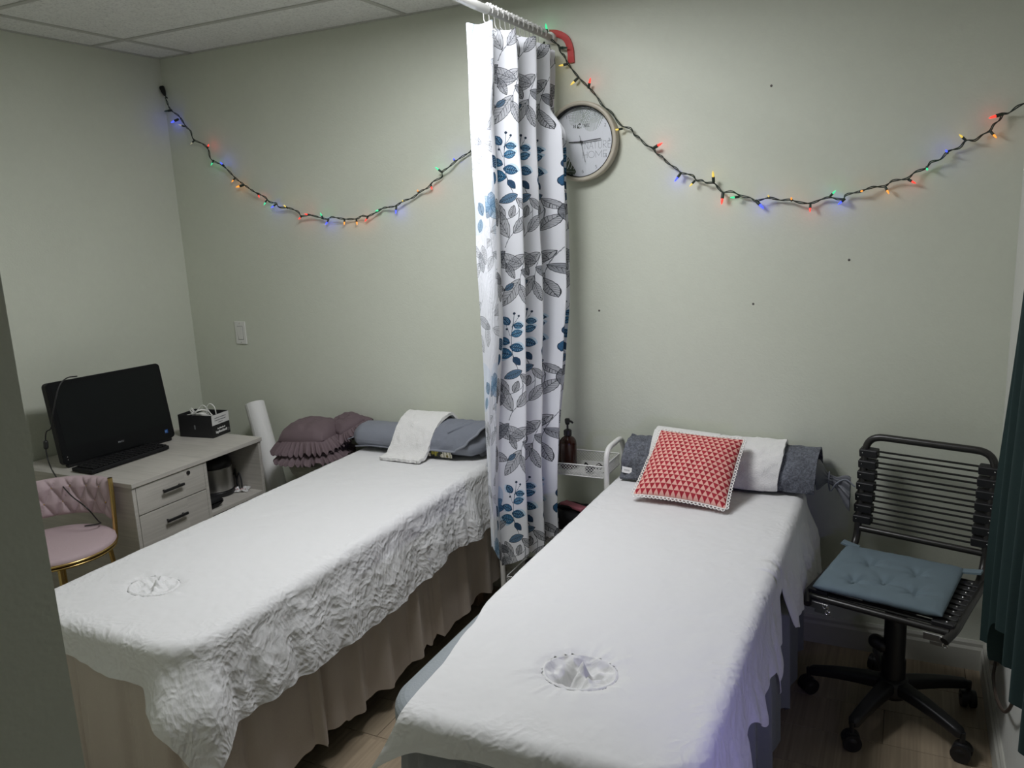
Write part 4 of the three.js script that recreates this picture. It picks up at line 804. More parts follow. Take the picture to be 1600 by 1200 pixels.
{ // wall clock
  const t = thing('wall_clock', 'round beige-rimmed wall clock with palm leaf dial', 'clock', [2.198, 1.922, 0]);
  const R = 0.148;
  part('rim', lathe([[R - 0.017, 0.03], [R - 0.016, 0.041], [R - 0.008, 0.045], [R - 0.002, 0.043], [R, 0.038], [R, 0.01], [R - 0.003, 0], [0, 0], [0, 0.012]], 96).rotateX(Math.PI / 2), mat({ color: [0.50, 0.46, 0.37], roughness: 0.42 }), t, 'beige rim');
  part('inner_ring', lathe([[R - 0.0175, 0.0], [R - 0.0165, 0.041], [R - 0.0185, 0.041], [R - 0.0195, 0.0]], 96).rotateX(Math.PI / 2).translate(0, 0, 0.001), M.blackMatt, t);
  const dial = canvasTex(1024, 1024, (c, w) => {
    c.fillStyle = '#e2e5ea'; c.fillRect(0, 0, w, w); c.save(); c.translate(512, 512);
    const S = 512 / 0.131; const px = (x) => x * S;
    // palm fronds at the top
    const frond = (x0, y0, x1, y1, n, len, col, side) => { c.strokeStyle = col; for (let k = 0; k <= n; k++) { const q = k / n, x = lerp(x0, x1, q), y = lerp(y0, y1, q), a = Math.atan2(y1 - y0, x1 - x0), l = len * Math.sin(0.4 + q * 2.5); for (const s of side) { c.lineWidth = 9 - 5 * q; c.beginPath(); c.moveTo(x, y); const b = a + s * lerp(1.2, 0.5, q); c.quadraticCurveTo(x + Math.cos(b) * l * 0.5, y + Math.sin(b) * l * 0.5, x + Math.cos(b + 0.12 * s) * l, y + Math.sin(b + 0.12 * s) * l); c.stroke(); } } };
    frond(120, -520, -120, -260, 15, 180, 'rgba(120,134,118,0.75)', [-1, 1]); frond(340, -440, 60, -240, 17, 190, 'rgba(96,112,92,0.8)', [-1, 1]); frond(-20, -500, -60, -300, 12, 120, 'rgba(130,142,128,0.6)', [-1, 1]);
    frond(430, -330, 200, -260, 10, 170, 'rgba(140,150,138,0.5)', [1]);
    // monstera leaves lower left
    const monstera = (x, y, r, a, col) => { c.save(); c.translate(x, y); c.rotate(a); c.fillStyle = col; c.beginPath(); c.moveTo(0, 0); c.bezierCurveTo(-r * 0.2, -r * 0.8, r * 0.8, -r * 0.85, r * 1.25, 0); c.bezierCurveTo(r * 0.8, r * 0.85, -r * 0.2, r * 0.8, 0, 0); c.fill(); c.strokeStyle = '#e2e5ea'; c.lineWidth = 11; for (let k = 1; k < 6; k++) { for (const s of [-1, 1]) { c.beginPath(); c.moveTo(r * (0.2 * k + 0.08), s * r * 0.14); c.quadraticCurveTo(r * (0.2 * k + 0.2), s * r * 0.4, r * (0.2 * k + 0.24), s * r * 0.85); c.stroke(); } } c.lineWidth = 4; c.beginPath(); c.moveTo(0, 0); c.lineTo(r * 1.2, 0); c.stroke(); c.restore(); };
    monstera(-420, 250, 200, 0.25, '#58604f'); monstera(-430, 390, 260, 0.12, '#4f5a48');
    c.fillStyle = '#6f7378'; c.textAlign = 'center'; c.textBaseline = 'middle'; c.font = '64px sans-serif';
    for (let n = 1; n <= 12; n++) { const a = n * Math.PI / 6; c.fillText(String(n), Math.sin(a) * 432, -Math.cos(a) * 432); }
    c.fillStyle = '#3c3f42'; c.font = 'bold 62px serif'; c.fillText('H', -112, -232); c.fillText('ME', 78, -232);
    c.lineWidth = 9; c.strokeStyle = '#50554f'; c.beginPath(); c.arc(-38, -230, 27, 0.6, 5.6); c.stroke(); c.fillStyle = '#2e332e'; c.beginPath(); c.ellipse(-24, -262, 18, 8, 0.5, 0, 7); c.ellipse(-56, -214, 12, 16, 0.7, 0, 7); c.fill();
    const thin = (s, x, y, sx, sy, f) => { c.save(); c.translate(x, y); c.scale(sx, sy); c.font = f; c.fillStyle = '#74787d'; c.textAlign = 'left'; c.fillText(s, 0, 0); c.restore(); };
    const strokes = (list) => { c.strokeStyle = '#7b8086'; c.lineWidth = 5; for (const p of list) { c.beginPath(); c.moveTo(p[0], p[1]); for (let k = 2; k < p.length; k += 2) c.lineTo(p[k], p[k + 1]); c.stroke(); } };
    // NATURE
    const yt = 10, yb = 110; strokes([[45, yb, 45, yt, 95, yb, 95, yt], [115, yb, 145, yt, 175, yb], [126, 75, 164, 75], [180, yt, 240, yt], [210, yt, 210, yb], [262, yt, 262, 92, 276, yb, 296, yb, 310, 92, 310, yt], [335, yb, 335, yt, 378, yt, 384, 40, 366, 58, 335, 58, 388, yb], [462, yt, 410, yt, 410, yb, 462, yb], [410, 58, 452, 58]]);
    // HOME
    const y2 = 145, y3 = 240; strokes([[10, y2, 10, y3], [78, y2, 78, y3], [10, 192, 78, 192], [215, y3, 215, y2, 262, 215, 308, y2, 308, y3], [395, y2, 335, y2, 335, y3, 395, y3], [335, 192, 385, 192]]); c.beginPath(); c.arc(145, 192, 48, 0, 7); c.stroke();
    c.restore();
  });
  const disc = new THREE.CircleGeometry(R - 0.017, 72).translate(0, 0, 0.014); part('dial', disc, mat({ map: dial, roughness: 0.5 }), t);
  const hand = (len, tail, w, ang, z) => box(-w / 2, w / 2, -tail, len, z, z + 0.0012, 0.0003, 1).rotateZ(-ang);
  part('hour_hand', hand(0.052, 0.0, 0.0042, -Math.PI / 2 + 0.03, 0.02), M.black, t); part('minute_hand', hand(0.080, 0.006, 0.0036, 1.49, 0.0225), M.black, t);
  part('second_hand', hand(0.078, 0.024, 0.0012, 2.94, 0.025), M.black, t); part('hub', cyl(0.0045, 0.0045, 0.016, [0, 0.012, 0], 16).rotateX(Math.PI / 2), M.black, t);
  part('glass', new THREE.CircleGeometry(R - 0.0185, 72).translate(0, 0, 0.034), phys({ color: [1, 1, 1], transmission: 1, thickness: 0, roughness: 0, ior: 1.3 }), t);
}
// ---------------------------------------------------------------- fairy lights
const LEFT_WIRE=[[0.033,2.302],[0.068,2.240],[0.108,2.207],[0.141,2.155],[0.179,2.131],[0.193,2.092],[0.244,2.064],[0.271,2.038],[0.293,1.992],[0.366,1.953],[0.426,1.891],[0.480,1.859],[0.547,1.823],[0.601,1.795],[0.617,1.774],[0.667,1.764],[0.684,1.747],[0.733,1.740],[0.786,1.719],[0.811,1.701],[0.863,1.702],[0.904,1.690],[0.951,1.680],[0.987,1.688],[1.050,1.677],[1.114,1.676],[1.149,1.687],[1.188,1.685],[1.235,1.704],[1.258,1.715],[1.335,1.722],[1.374,1.740],[1.418,1.753],[1.462,1.777],[1.510,1.792],[1.527,1.812],[1.569,1.831],[1.575,1.848],[1.612,1.866],[1.649,1.893],[1.710,1.922],[1.745,1.940],[1.824,1.986],[1.901,2.044],[1.975,2.145],[2.040,2.262],[2.062,2.300]];
const LEFT_BULBS=[[0.068,2.238,0.010,2.236,"D"],[0.105,2.193,0.066,2.180,"B"],[0.141,2.155,0.128,2.164,"W"],[0.195,2.087,0.178,2.069,"W"],[0.272,2.043,0.296,2.059,"R"],[0.306,1.986,0.297,1.964,"G"],[0.368,1.953,0.368,1.971,"B"],[0.426,1.893,0.426,1.874,"O"],[0.480,1.859,0.441,1.851,"O"],[0.559,1.816,0.577,1.796,"R"],[0.612,1.784,0.600,1.760,"G"],[0.666,1.761,0.648,1.748,"B"],[0.733,1.738,0.731,1.752,"Y"],[0.811,1.701,0.811,1.686,"R"],[0.863,1.702,0.846,1.709,"R"],[0.933,1.683,0.930,1.705,"G"],[0.965,1.680,0.954,1.658,"B"],[1.053,1.677,1.057,1.655,"O"],[1.117,1.675,1.127,1.649,"O"],[1.185,1.686,1.171,1.662,"R"],[1.258,1.712,1.238,1.705,"G"],[1.335,1.720,1.337,1.690,"B"],[1.369,1.738,1.385,1.743,"Y"],[1.451,1.774,1.464,1.781,"O"],[1.516,1.804,1.527,1.782,"R"],[1.575,1.848,1.552,1.869,"G"],[1.639,1.890,1.648,1.897,"B"]];
const RIGHT_WIRE=[[2.074,2.325],[2.094,2.301],[2.118,2.279],[2.121,2.258],[2.141,2.240],[2.154,2.214],[2.194,2.157],[2.237,2.113],[2.274,2.072],[2.287,2.049],[2.320,2.019],[2.340,1.992],[2.366,1.965],[2.398,1.953],[2.408,1.930],[2.428,1.921],[2.455,1.891],[2.481,1.876],[2.492,1.857],[2.520,1.842],[2.534,1.823],[2.566,1.799],[2.585,1.782],[2.612,1.776],[2.631,1.768],[2.640,1.752],[2.662,1.751],[2.680,1.741],[2.704,1.739],[2.721,1.719],[2.738,1.705],[2.769,1.706],[2.800,1.689],[2.835,1.680],[2.852,1.669],[2.899,1.677],[2.937,1.667],[2.970,1.667],[2.995,1.658],[3.036,1.652],[3.076,1.665],[3.098,1.669],[3.124,1.662],[3.143,1.663],[3.147,1.673],[3.193,1.683],[3.231,1.695],[3.269,1.697],[3.290,1.712],[3.335,1.717],[3.356,1.736],[3.388,1.747],[3.401,1.765],[3.426,1.770],[3.449,1.795],[3.480,1.804],[3.496,1.824],[3.520,1.822],[3.540,1.838],[3.561,1.849],[3.568,1.865],[3.584,1.878],[3.593,1.896],[3.606,1.896],[3.628,1.913],[3.647,1.922],[3.696,1.951],[3.738,1.983]];
const RIGHT_BULBS=[[2.074,2.322,2.074,2.358,"G"],[2.121,2.270,2.157,2.265,"D"],[2.155,2.209,2.124,2.205,"Y"],[2.194,2.155,2.169,2.132,"Y"],[2.234,2.113,2.247,2.145,"R"],[2.366,1.956,2.342,1.953,"Y"],[2.481,1.876,2.519,1.892,"R"],[2.585,1.782,2.566,1.754,"B"],[2.637,1.752,2.623,1.735,"Y"],[2.704,1.739,2.704,1.777,"Y"],[2.738,1.705,2.735,1.661,"R"],[2.796,1.686,2.767,1.684,"G"],[2.852,1.671,2.881,1.642,"B"],[2.899,1.677,2.899,1.685,"Y"],[2.974,1.663,2.976,1.673,"O"],[3.036,1.650,3.037,1.625,"R"],[3.098,1.671,3.116,1.689,"G"],[3.147,1.661,3.128,1.645,"B"],[3.192,1.683,3.201,1.684,"O"],[3.269,1.695,3.281,1.672,"O"],[3.335,1.715,3.359,1.700,"R"],[3.389,1.751,3.391,1.740,"G"],[3.447,1.788,3.441,1.797,"B"],[3.496,1.824,3.476,1.843,"Y"],[3.561,1.847,3.578,1.825,"O"],[3.593,1.896,3.557,1.886,"R"]];
{
  const wireM = mat({ color: [0.018, 0.03, 0.02], roughness: 0.5 });
  const bulbC = { R: [1, 0.05, 0.03], G: [0.05, 0.85, 0.35], B: [0.05, 0.08, 1], O: [1, 0.34, 0.04], Y: [1, 0.72, 0.12], W: [0.9, 0.85, 0.6], D: [0.02, 0.08, 0.05] };
  const glow = { R: 1.2, G: 0.8, B: 1.6, O: 1.0, Y: 0.6, W: 0.2, D: 0 };
  const power = { R: 0.0007, G: 0.0005, B: 0.0016, O: 0.0006, Y: 0.0003, W: 0, D: 0 };
  const bulbM = {};
  for (const k of Object.keys(bulbC)) bulbM[k] = mat({ color: bulbC[k].map((x) => x * 0.6 + 0.02), roughness: 0.3, emissive: rgb(...bulbC[k]), emissiveIntensity: glow[k] });
  function string(label, wire, bulbs, start) {
    const t = thing('string_lights', label, 'string lights');
    const c = new THREE.CatmullRomCurve3(wire.map(([x, y], i) => V(x, y, 0.024 + 0.008 * Math.sin(i * 1.7))), false, 'centripetal'), L = c.getLength(), n = Math.round(L / 0.006);
    for (const s of [0, Math.PI]) {
      const pts = []; for (let k = 0; k <= n; k++) { const p = c.getPointAt(k / n), a = k * 0.42 + s + 1.5 * Math.sin(k * 0.05), d = c.getTangentAt(k / n); const r = 0.0026; pts.push(V(p.x - d.y * Math.cos(a) * r, p.y + d.x * Math.cos(a) * r, p.z + Math.sin(a) * r)); }
      part('wire', sweep(pts, 0.0019, 6), wireM, t);
    }
    bulbs.forEach(([x0, y0, x1, y1, col], i) => {
      const out = 0.012, a = V(x0, y0, 0.025), d = V(x1 - x0, y1 - y0, out).normalize(), flat = Math.hypot(x1 - x0, y1 - y0);
      if (flat < 0.02) d.set((x1 - x0) * 0.9, (y1 - y0) * 0.9, 0.022).normalize();
      const q = new THREE.Quaternion().setFromUnitVectors(V(0, 1, 0), d), k = clamp(Math.max(flat, 0.026) / 0.030, 0.9, 1.3);
      const soc = part('socket', lathe([[0, 0], [0.0035, 0], [0.0044, 0.004], [0.0046, 0.016], [0.0038, 0.018], [0, 0.018]], 12).scale(k, k, k).applyQuaternion(q).translate(a.x, a.y, a.z), wireM, t);
      const b = part('bulb', lathe([[0, 0.016], [0.0032, 0.0165], [0.0036, 0.02], [0.0031, 0.027], [0.0014, 0.033], [0, 0.035]], 12).scale(k, k, k).applyQuaternion(q).translate(a.x, a.y, a.z), bulbM[col], soc);
      if (power[col]) { const l = new THREE.PointLight(rgb(...bulbC[col]), power[col], 0, 2); l.name = 'bulb_light'; l.position.copy(a).addScaledVector(d, 0.027 * k); l.shadow.radius = 0.1; t.add(l); }
    });
    return t;
  }
  const a = string('string of coloured fairy lights on the wall over the desk', LEFT_WIRE, LEFT_BULBS);
  part('plug', [lathe([[0, 0], [0.006, 0], [0.011, 0.02], [0.012, 0.04], [0.010, 0.046], [0, 0.046]], 16).rotateZ(0.35).translate(0.026, 2.312, 0.018), tube([[0.026, 2.315, 0.018], [0.03, 2.305, 0.016], [0.035, 2.30, 0.014]], 0.003, 10, 6)], M.blackMatt, a);
  string('string of coloured fairy lights on the wall past the clock', RIGHT_WIRE.filter(([x]) => x < 3.655), RIGHT_BULBS);
}

// ---------------------------------------------------------------- cart behind the curtain
{
  const x0 = 1.885, x1 = 2.352, z0 = 0.048, z1 = 0.252;
  const t = thing('trolley', 'white wire three-tier trolley standing between the two beds', 'trolley');
  for (const x of [x0, x1]) part('end_frame', path([[x, 0.045, z0], [x, 0.772, z0], [x, 0.772, z1], [x, 0.045, z1]], 0.0105, 0.06, 8, 12), M.whiteMetal, t);
  for (const x of [x0, x1]) for (const z of [z0, z1]) part('caster', [cyl(0.02, 0.02, 0.014, [0, 0, 0], 20).rotateX(Math.PI / 2).translate(x, 0.02, z - 0.007), cyl(0.006, 0.006, 0.02, [x, 0.03, z], 10)], M.blackMatt, t);
  [[0.655, 0.70], [0.375, 0.42], [0.135, 0.18]].forEach(([yb, yt]) => {
    const a0 = x0 + 0.013, a1 = x1 - 0.013, b0 = z0 + 0.006, b1 = z1 - 0.006;
    const bk = part('basket', path([[a0, yt, b0], [a1, yt, b0], [a1, yt, b1], [a0, yt, b1]], 0.0028, 0.012, 4, 8, true), M.whiteMetal, t);
    part('lower_rail', path([[a0, yb, b0], [a1, yb, b0], [a1, yb, b1], [a0, yb, b1]], 0.0022, 0.012, 4, 6, true), M.whiteMetal, bk);
    const w = []; const st = 0.0125;
    const diag = (A, U, lu, Wv, lw) => { for (const s of [1, -1]) for (let k = -Math.ceil(lw / st); k < lu / st; k++) { let p0 = k * st, p1 = p0 + lw; const c0 = Math.max(0, p0), c1 = Math.min(lu, p1); if (c1 - c0 < 0.001) continue; let h0 = c0 - p0, h1 = c1 - p0; if (s < 0) { h0 = lw - h0; h1 = lw - h1; } w.push(sweep([A.clone().addScaledVector(U, c0).addScaledVector(Wv, h0), A.clone().addScaledVector(U, c1).addScaledVector(Wv, h1)], 0.0012, 3, false)); } };
    const X = V(1, 0, 0), Y = V(0, 1, 0), Z = V(0, 0, 1);
    diag(V(a0, yb, b1), X, a1 - a0, Y, yt - yb); diag(V(a0, yb, b0), X, a1 - a0, Y, yt - yb); diag(V(a0, yb, b0), Z, b1 - b0, Y, yt - yb); diag(V(a1, yb, b0), Z, b1 - b0, Y, yt - yb); diag(V(a0, yb, b0), X, a1 - a0, Z, b1 - b0);
    part('wire_mesh', w, M.whiteMetal, bk).userData.kind = 'stuff';
  });
}
{
  const amber = phys({ color: [0.035, 0.009, 0.005], roughness: 0.18, specularIntensity: 0.8 });
  const bottle = (label, x, z, k, m) => {
    const t = thing('pump_bottle', label, 'bottle', [x, 0.6565, z], -0.4, 'pump bottles on the trolley'); t.scale.setScalar(k);
    part('body', lathe([[0, 0], [0.034, 0], [0.0365, 0.003], [0.0365, 0.105], [0.034, 0.12], [0.026, 0.132], [0.016, 0.138], [0.015, 0.146], [0, 0.146]], 40), m, t);
    part('collar', lathe([[0.0165, 0.142], [0.0175, 0.144], [0.0175, 0.164], [0.012, 0.168], [0.006, 0.17], [0.0045, 0.172], [0.0045, 0.196], [0, 0.196]], 28), M.black, t);
    part('pump_head', [lathe([[0, 0.19], [0.008, 0.19], [0.011, 0.2], [0.0115, 0.212], [0.009, 0.216], [0, 0.217]], 24), tube([[0, 0.206, 0], [0.018, 0.207, 0.0], [0.03, 0.203, 0]], 0.0048, 12, 8)], M.black, t);
  };
  bottle('dark amber pump bottle on the upper tier of the trolley', 2.158, 0.155, 0.93, amber);
  bottle('black pump bottle half hidden behind the floral curtain', 2.078, 0.135, 0.96, phys({ color: [0.012, 0.012, 0.012], roughness: 0.3 }));
  const c = thing('corded_ball', 'small dark ball with a looped cord in the upper wire basket', 'trinket', [2.265, 0.657, 0.205]);
  part('ball', new THREE.SphereGeometry(0.017, 20, 14).scale(1, 0.8, 1).translate(0, 0.0165, 0), M.blackMatt, c);
  part('cord', tube([[0.012, 0.022, 0], [0.025, 0.03, 0.002], [0.04, 0.042, 0], [0.052, 0.036, 0.004], [0.05, 0.022, 0.002], [0.032, 0.02, 0], [0.018, 0.02, -0.004], [0.03, 0.028, -0.01], [0.055, 0.03, -0.008], [0.062, 0.012, -0.004], [0.055, 0.004, 0]], 0.0016, 80, 6), M.blackMatt, c);
  part('clip', tube([[-0.005, 0.03, 0], [-0.014, 0.04, 0.0], [-0.018, 0.034, 0.002]], 0.003, 12, 6), M.blackMatt, c);
  const b = thing('bag', 'soft black bag on the middle tier of the trolley', 'bag', [2.19, 0.378, 0.145]);
  part('body', stuffed((u, v, s) => { const e = Math.pow(Math.max(0, (1 - u ** 6) * (1 - v ** 6)), 0.35); return V(u * 0.125, 0.055 + s * 0.05 * e + 0.006 * n2(u * 2, v * 2) * e, v * 0.082); }, 28), M.blackMatt, b);
  part('strap', tube([[-0.1, 0.1, 0.02], [-0.06, 0.116, 0.03], [0.02, 0.112, 0.04], [0.08, 0.1, 0.03]], 0.005, 30, 8), M.blackMatt, b);
  single('wallet', box(-0.062, 0.062, 0, 0.014, -0.02, 0.02, 0.005, 3).rotateY(-0.42).translate(2.178, 0.489, 0.165), mat({ color: [0.34, 0.10, 0.13], roughness: 0.6 }), 'flat dull pink wallet lying on the black bag', 'wallet');
  const d = thing('storage_tin', 'dark tin on the lowest tier of the trolley', 'tin', [2.0, 0.138, 0.15]);
  part('tin', lathe([[0, 0], [0.05, 0], [0.052, 0.003], [0.052, 0.08], [0, 0.08]], 36), M.blackMatt, d); part('lid', lathe([[0.0535, 0.07], [0.0535, 0.084], [0.05, 0.087], [0, 0.087]], 36), M.blackMatt, d);
}
// ---------------------------------------------------------------- office chair
{
  const t = thing('office_chair', 'black bungee-cord office chair on casters in the corner', 'office chair', [3.37, 0, 0.388], -0.263);
  const tubeM = phys({ color: [0.02, 0.019, 0.017], roughness: 0.33, specularIntensity: 0.9 }), plast = phys({ color: [0.012, 0.012, 0.013], roughness: 0.45 }), cordM = phys({ color: [0.016, 0.016, 0.014], roughness: 0.7, specularIntensity: 0.4 }), clipM = phys({ color: [0.014, 0.014, 0.015], roughness: 0.5 });
  const bz = (y) => -0.205 - (y - 0.47) * 0.17;              // the back leans away
  const hw = 0.198;
  part('back_frame', path([[-hw, 0.452, 0.2], [-hw, 0.452, -0.15], [-hw, 0.49, -0.208], [-hw, 0.852, bz(0.852)], [hw, 0.852, bz(0.852)], [hw, 0.49, -0.208], [hw, 0.452, -0.15], [hw, 0.452, 0.2]], 0.0125, 0.058, 8, 12), tubeM, t);
  part('back_crossbar', rod([-hw, 0.53, bz(0.53)], [hw, 0.53, bz(0.53)], 0.011), tubeM, t);
  for (let k = 0; k < 7; k++) {
    const y = 0.566 + k * 0.0382;
    for (const s of [-1, 1]) { const c = part('cord_clip', box(-0.03, 0.03, -0.0145, 0.0145, -0.0165, 0.0165, 0.004).rotateX(0.17).translate(s * (hw - 0.014), y, bz(y)), clipM, t); part('rivet', new THREE.SphereGeometry(0.0024, 8, 6).translate(s * (hw + 0.004), y, bz(y) + 0.0165), M.chrome, c); }
    for (const d of [-0.0085, 0.0085]) part('bungee_cord', rod([-hw + 0.012, y + d, bz(y + d) + 0.004], [hw - 0.012, y + d, bz(y + d) + 0.004], 0.0036, 8), cordM, t);
  }
  part('seat_front_bar', rod([-hw, 0.445, 0.215], [hw, 0.445, 0.215], 0.0105), tubeM, t);
  part('seat_rear_bar', rod([-hw, 0.452, -0.14], [hw, 0.452, -0.14], 0.0105), tubeM, t);
  for (const s of [-1, 1]) part('seat_side', path([[s * (hw + 0.012), 0.452, -0.16], [s * (hw + 0.012), 0.455, 0.05], [s * (hw + 0.012), 0.448, 0.2], [s * (hw - 0.004), 0.43, 0.243]], 0.012, 0.05), tubeM, t);
  for (let k = 0; k < 9; k++) {
    const z = -0.105 + k * 0.0375;
    for (const s of [-1, 1]) { const c = part('cord_clip', box(-0.03, 0.03, -0.0105, 0.0105, -0.0125, 0.0125, 0.004).translate(s * (hw - 0.02), 0.456, z), clipM, t); part('rivet', new THREE.SphereGeometry(0.0034, 8, 6).translate(s * (hw - 0.012), 0.4665, z), M.chrome, c); }
    for (const d of [-0.0075, 0.0075]) part('bungee_cord', rod([-hw + 0.02, 0.456, z + d], [hw - 0.02, 0.456, z + d], 0.0038, 8), cordM, t);
  }
  for (const s of [-1, 1]) { const br = part('bracket', [box(s * 0.165 - 0.03, s * 0.165 + 0.03, 0.415, 0.437, 0.226, 0.231, 0.002), box(s * 0.165 - 0.012, s * 0.165 + 0.038, 0.404, 0.417, 0.226, 0.231, 0.002)], mat({ color: [0.42, 0.42, 0.40], roughness: 0.35, metalness: 1 }), t, 'bare steel bracket'); for (const q of [0, 1]) part('screw', new THREE.TorusGeometry(0.0062, 0.0018, 6, 14).translate(s * 0.165 + 0.02 + 0.008 * q, 0.43 - 0.018 * q, 0.2325), M.chrome, br); }
  part('seat_plate', [box(-0.08, 0.08, 0.405, 0.432, -0.09, 0.09, 0.006), rod([-hw, 0.436, 0.075], [hw, 0.436, 0.075], 0.009), rod([-hw, 0.436, -0.075], [hw, 0.436, -0.075], 0.009)], plast, t);
  part('lever', [rod([-0.06, 0.412, 0.03], [-0.15, 0.405, 0.04], 0.005), box(-0.2, -0.14, 0.397, 0.411, 0.025, 0.055, 0.006)], plast, t);
  part('gas_lift', lathe([[0, 0.41], [0.02, 0.41], [0.02, 0.36], [0.033, 0.355], [0.033, 0.2], [0.037, 0.195], [0.037, 0.1], [0.03, 0.09], [0, 0.09]], 32), plast, t);
  part('tilt_knob', new THREE.CapsuleGeometry(0.024, 0.02, 4, 16).rotateZ(1.2).translate(-0.045, 0.24, 0.01), plast, t);
  part('hub', lathe([[0, 0.135], [0.04, 0.135], [0.05, 0.12], [0.052, 0.085], [0.045, 0.07], [0, 0.07]], 36), plast, t);
  for (let k = 0; k < 5; k++) {
    const a = (42 + 72 * k) * Math.PI / 180 - 0.263, c = Math.cos(a), s = Math.sin(a), R = 0.262;
    const arm = part('base_arm', cloth((u, v) => { const q = u * Math.PI * 2, r = lerp(0.03, R, v), hgt = lerp(0.024, 0.016, v), wid = lerp(0.03, 0.019, v), y = lerp(0.107, 0.082, v * v), sq = 1 / Math.pow(Math.pow(Math.abs(Math.cos(q)), 4) + Math.pow(Math.abs(Math.sin(q)), 4), 0.25) , o = Math.cos(q) * sq * wid * 0.86, e = v > 0.97 ? 0.6 : 1; return { p: V(c * r - s * o * e, y + Math.sin(q) * sq * hgt * 0.9 * e, s * r + c * o * e), uv: [u * 0.1, v * 0.3] }; }, 28, 20, 0.001), plast, t);
    const w = (o) => cyl(0.0275, 0.0275, 0.017, [0, 0, 0], 28).translate(0, -0.0085, 0).rotateX(Math.PI / 2).rotateY(0.5 * k).translate(c * R, 0.0275, s * R).translate(Math.sin(0.5 * k) * o, 0, Math.cos(0.5 * k) * o);
    const cs = part('caster', [w(0.0135), w(-0.0135), new THREE.SphereGeometry(0.026, 20, 14, 0, Math.PI * 2, 0, 1.5).translate(c * R, 0.032, s * R), cyl(0.008, 0.008, 0.04, [c * R, 0.05, s * R], 12)], plast, arm);
  }
  // the seat pad tied on top
  const p = thing('seat_cushion', 'dusty blue tufted seat cushion lying on the black office chair', 'cushion', [3.37, 0.463, 0.388], -0.263);
  const dim = [[-0.07, -0.05], [0.07, -0.05], [0.0, 0.06], [-0.08, 0.1], [0.09, 0.09]];
  const g = stuffed((u, v, s) => { const e = Math.pow(Math.max(0, (1 - u ** 8) * (1 - v ** 8)), 0.4), x = u * 0.182, z = v * 0.182; let d = 0; for (const [a, b] of dim) { const r = Math.hypot(x - a, z - b), th = Math.atan2(z - b, x - a); d += 0.014 * Math.exp(-((r / 0.018) ** 2)) + 0.0045 * Math.exp(-((r / 0.045) ** 2)) * (1 + Math.sin(th * 5 + a * 90)); } return V(x, 0.019 + s * 0.018 * e - (s > 0 ? d * e : 0) + 0.0012 * n2(u * 3, v * 3), z); }, 90); g.rotateY(0.06).translate(-0.018, 0, 0.028);
  const padM = mat({ color: [0.15, 0.205, 0.235], roughness: 0.9, bumpMap: weave, bumpScale: 0.0008 });
  part('pad', g, padM, p);
  for (const [a, b] of dim) part('button', new THREE.SphereGeometry(0.007, 12, 8).scale(1, 0.5, 1).translate(a - 0.018, 0.0215, b + 0.028), padM, p);
  for (const s of [-1, 1]) part('tie_strap', cloth((u, v) => ({ p: V(s * lerp(0.15, 0.205, v) - (s > 0 ? 0 : 0.02), 0.022 + 0.01 * v, -0.145 + lerp(-0.016, 0.016, u)), uv: [u * 0.03, v * 0.05] }), 4, 8, 0.006), padM, p);
}
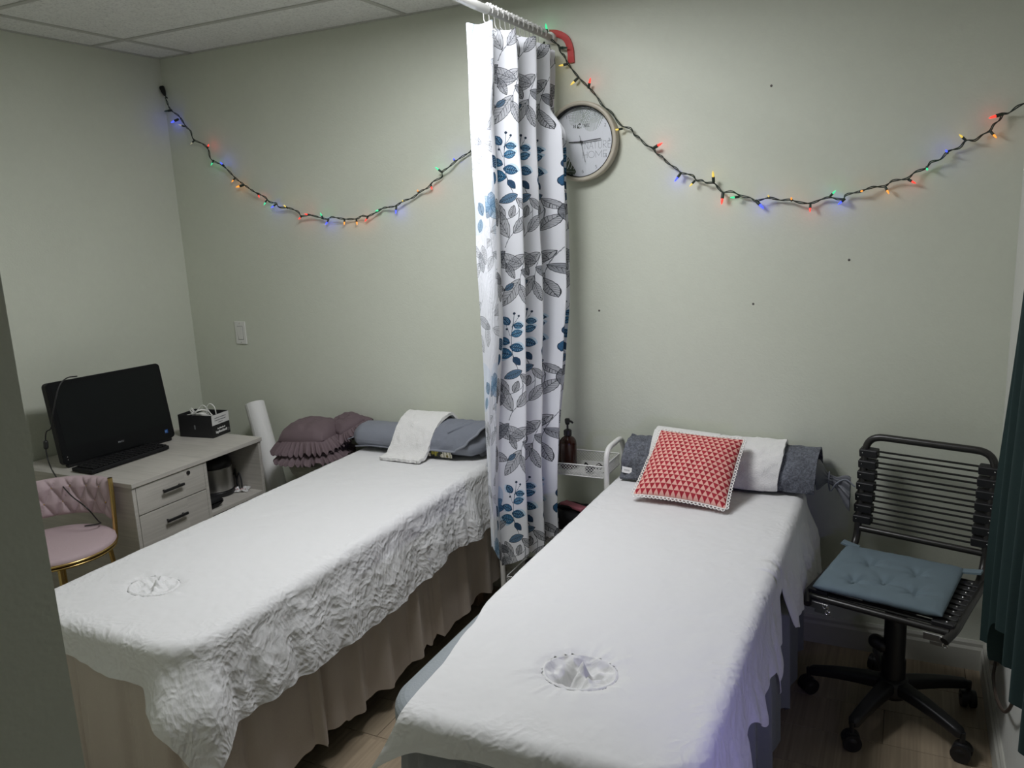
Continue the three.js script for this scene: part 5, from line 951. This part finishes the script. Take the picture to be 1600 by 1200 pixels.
// ---------------------------------------------------------------- right-hand wall
{
  const t = thing('curtain', 'dark green heavy curtain hanging on the wall beside the office chair', 'curtain');
  const NP = 8, z0 = 0.80, z1 = 2.0;
  const hem = curveOf([[0, 0.505], [0.035, 0.5], [0.045, 0.48], [0.09, 0.52], [0.12, 0.63], [0.18, 0.68], [1, 0.68]]);
  part('panel', cloth((u, v) => {
    const y = lerp(2.34, hem(u), v), fl = smooth(0.25, 1, v), z = lerp(z0, z1, u) - 0.012 * fl * (1 - u), ph = u * NP * 6.283 + 2.6 + 0.6 * n2(u * 5, y * 0.6), am = lerp(0.018, 0.03, fl);
    const lead = Math.exp(-Math.pow(u / 0.03, 2));
    return { p: V(Math.min(3.652, 3.615 - 0.012 * fl - am * Math.sin(ph) - lead * lerp(-0.004, 0.028, fl)), y, z + 0.012 * Math.cos(ph)), uv: [u * 2, y] };
  }, 260, 60, 0.003), phys({ color: [0.008, 0.028, 0.026], roughness: 0.85, sheen: 0.3, sheenRoughness: 0.5, sheenColor: rgb(0.06, 0.1, 0.1), bumpMap: weave, bumpScale: 0.0005 }), t);
  part('rod', rod([3.62, 2.352, 0.72], [3.62, 2.352, 2.1], 0.011), M.blackMatt, t);
  for (const z of [0.76, 2.06]) part('rod_bracket', rod([3.62, 2.352, z], [3.66, 2.352, z], 0.007), M.blackMatt, t);
}
{
  const t = thing('extension_lead', 'brown power lead hanging below the dark green curtain', 'lead');
  part('cord', tube([[3.638, 0.56, 0.93], [3.638, 0.44, 0.92], [3.63, 0.36, 0.86], [3.628, 0.30, 0.70], [3.635, 0.26, 0.52], [3.65, 0.25, 0.40]], 0.0045, 60, 8), mat({ color: [0.05, 0.035, 0.025], roughness: 0.6 }), t);
  part('plug', box(3.636, 3.66, 0.236, 0.262, 0.355, 0.40, 0.005), mat({ color: [0.45, 0.42, 0.36], roughness: 0.6 }), t);
}
{
  const t = thing('spot_lamp', 'small violet spot lamp clipped low on the right wall', 'spot lamp', [3.66, 0.86, 2.12]);
  part('bracket', rod([0, 0, 0], [-0.05, 0, 0], 0.008), M.blackMatt, t);
  const d = V(-0.55, -0.24, -0.78).normalize(), q = new THREE.Quaternion().setFromUnitVectors(V(0, 1, 0), d);
  part('shade', lathe([[0.012, -0.03], [0.022, -0.02], [0.028, 0.03], [0.026, 0.03], [0.02, -0.018], [0, -0.026]], 28).applyQuaternion(q).translate(-0.055, 0, 0), M.blackMatt, t);
  part('lens', cyl(0.024, 0.024, 0.004, [0, 0.016, 0], 24).applyQuaternion(q).translate(-0.055, 0, 0), mat({ color: [0.3, 0.25, 0.8], emissive: rgb(0.42, 0.36, 1), emissiveIntensity: 4, roughness: 0.4 }), t);
  const l = new THREE.SpotLight(rgb(0.42, 0.37, 1.0), 0.72, 0, 0.55, 1, 2); l.name = 'violet_light'; l.position.set(-0.055, 0, 0).addScaledVector(d, 0.034); l.shadow.radius = 1; t.add(l);
  l.target.position.copy(l.position).add(d); t.add(l.target);
}
scene.traverse((o) => { if (o.isLight && !o.isRectAreaLight) o.castShadow = true; });
renderer.render(scene, camera);
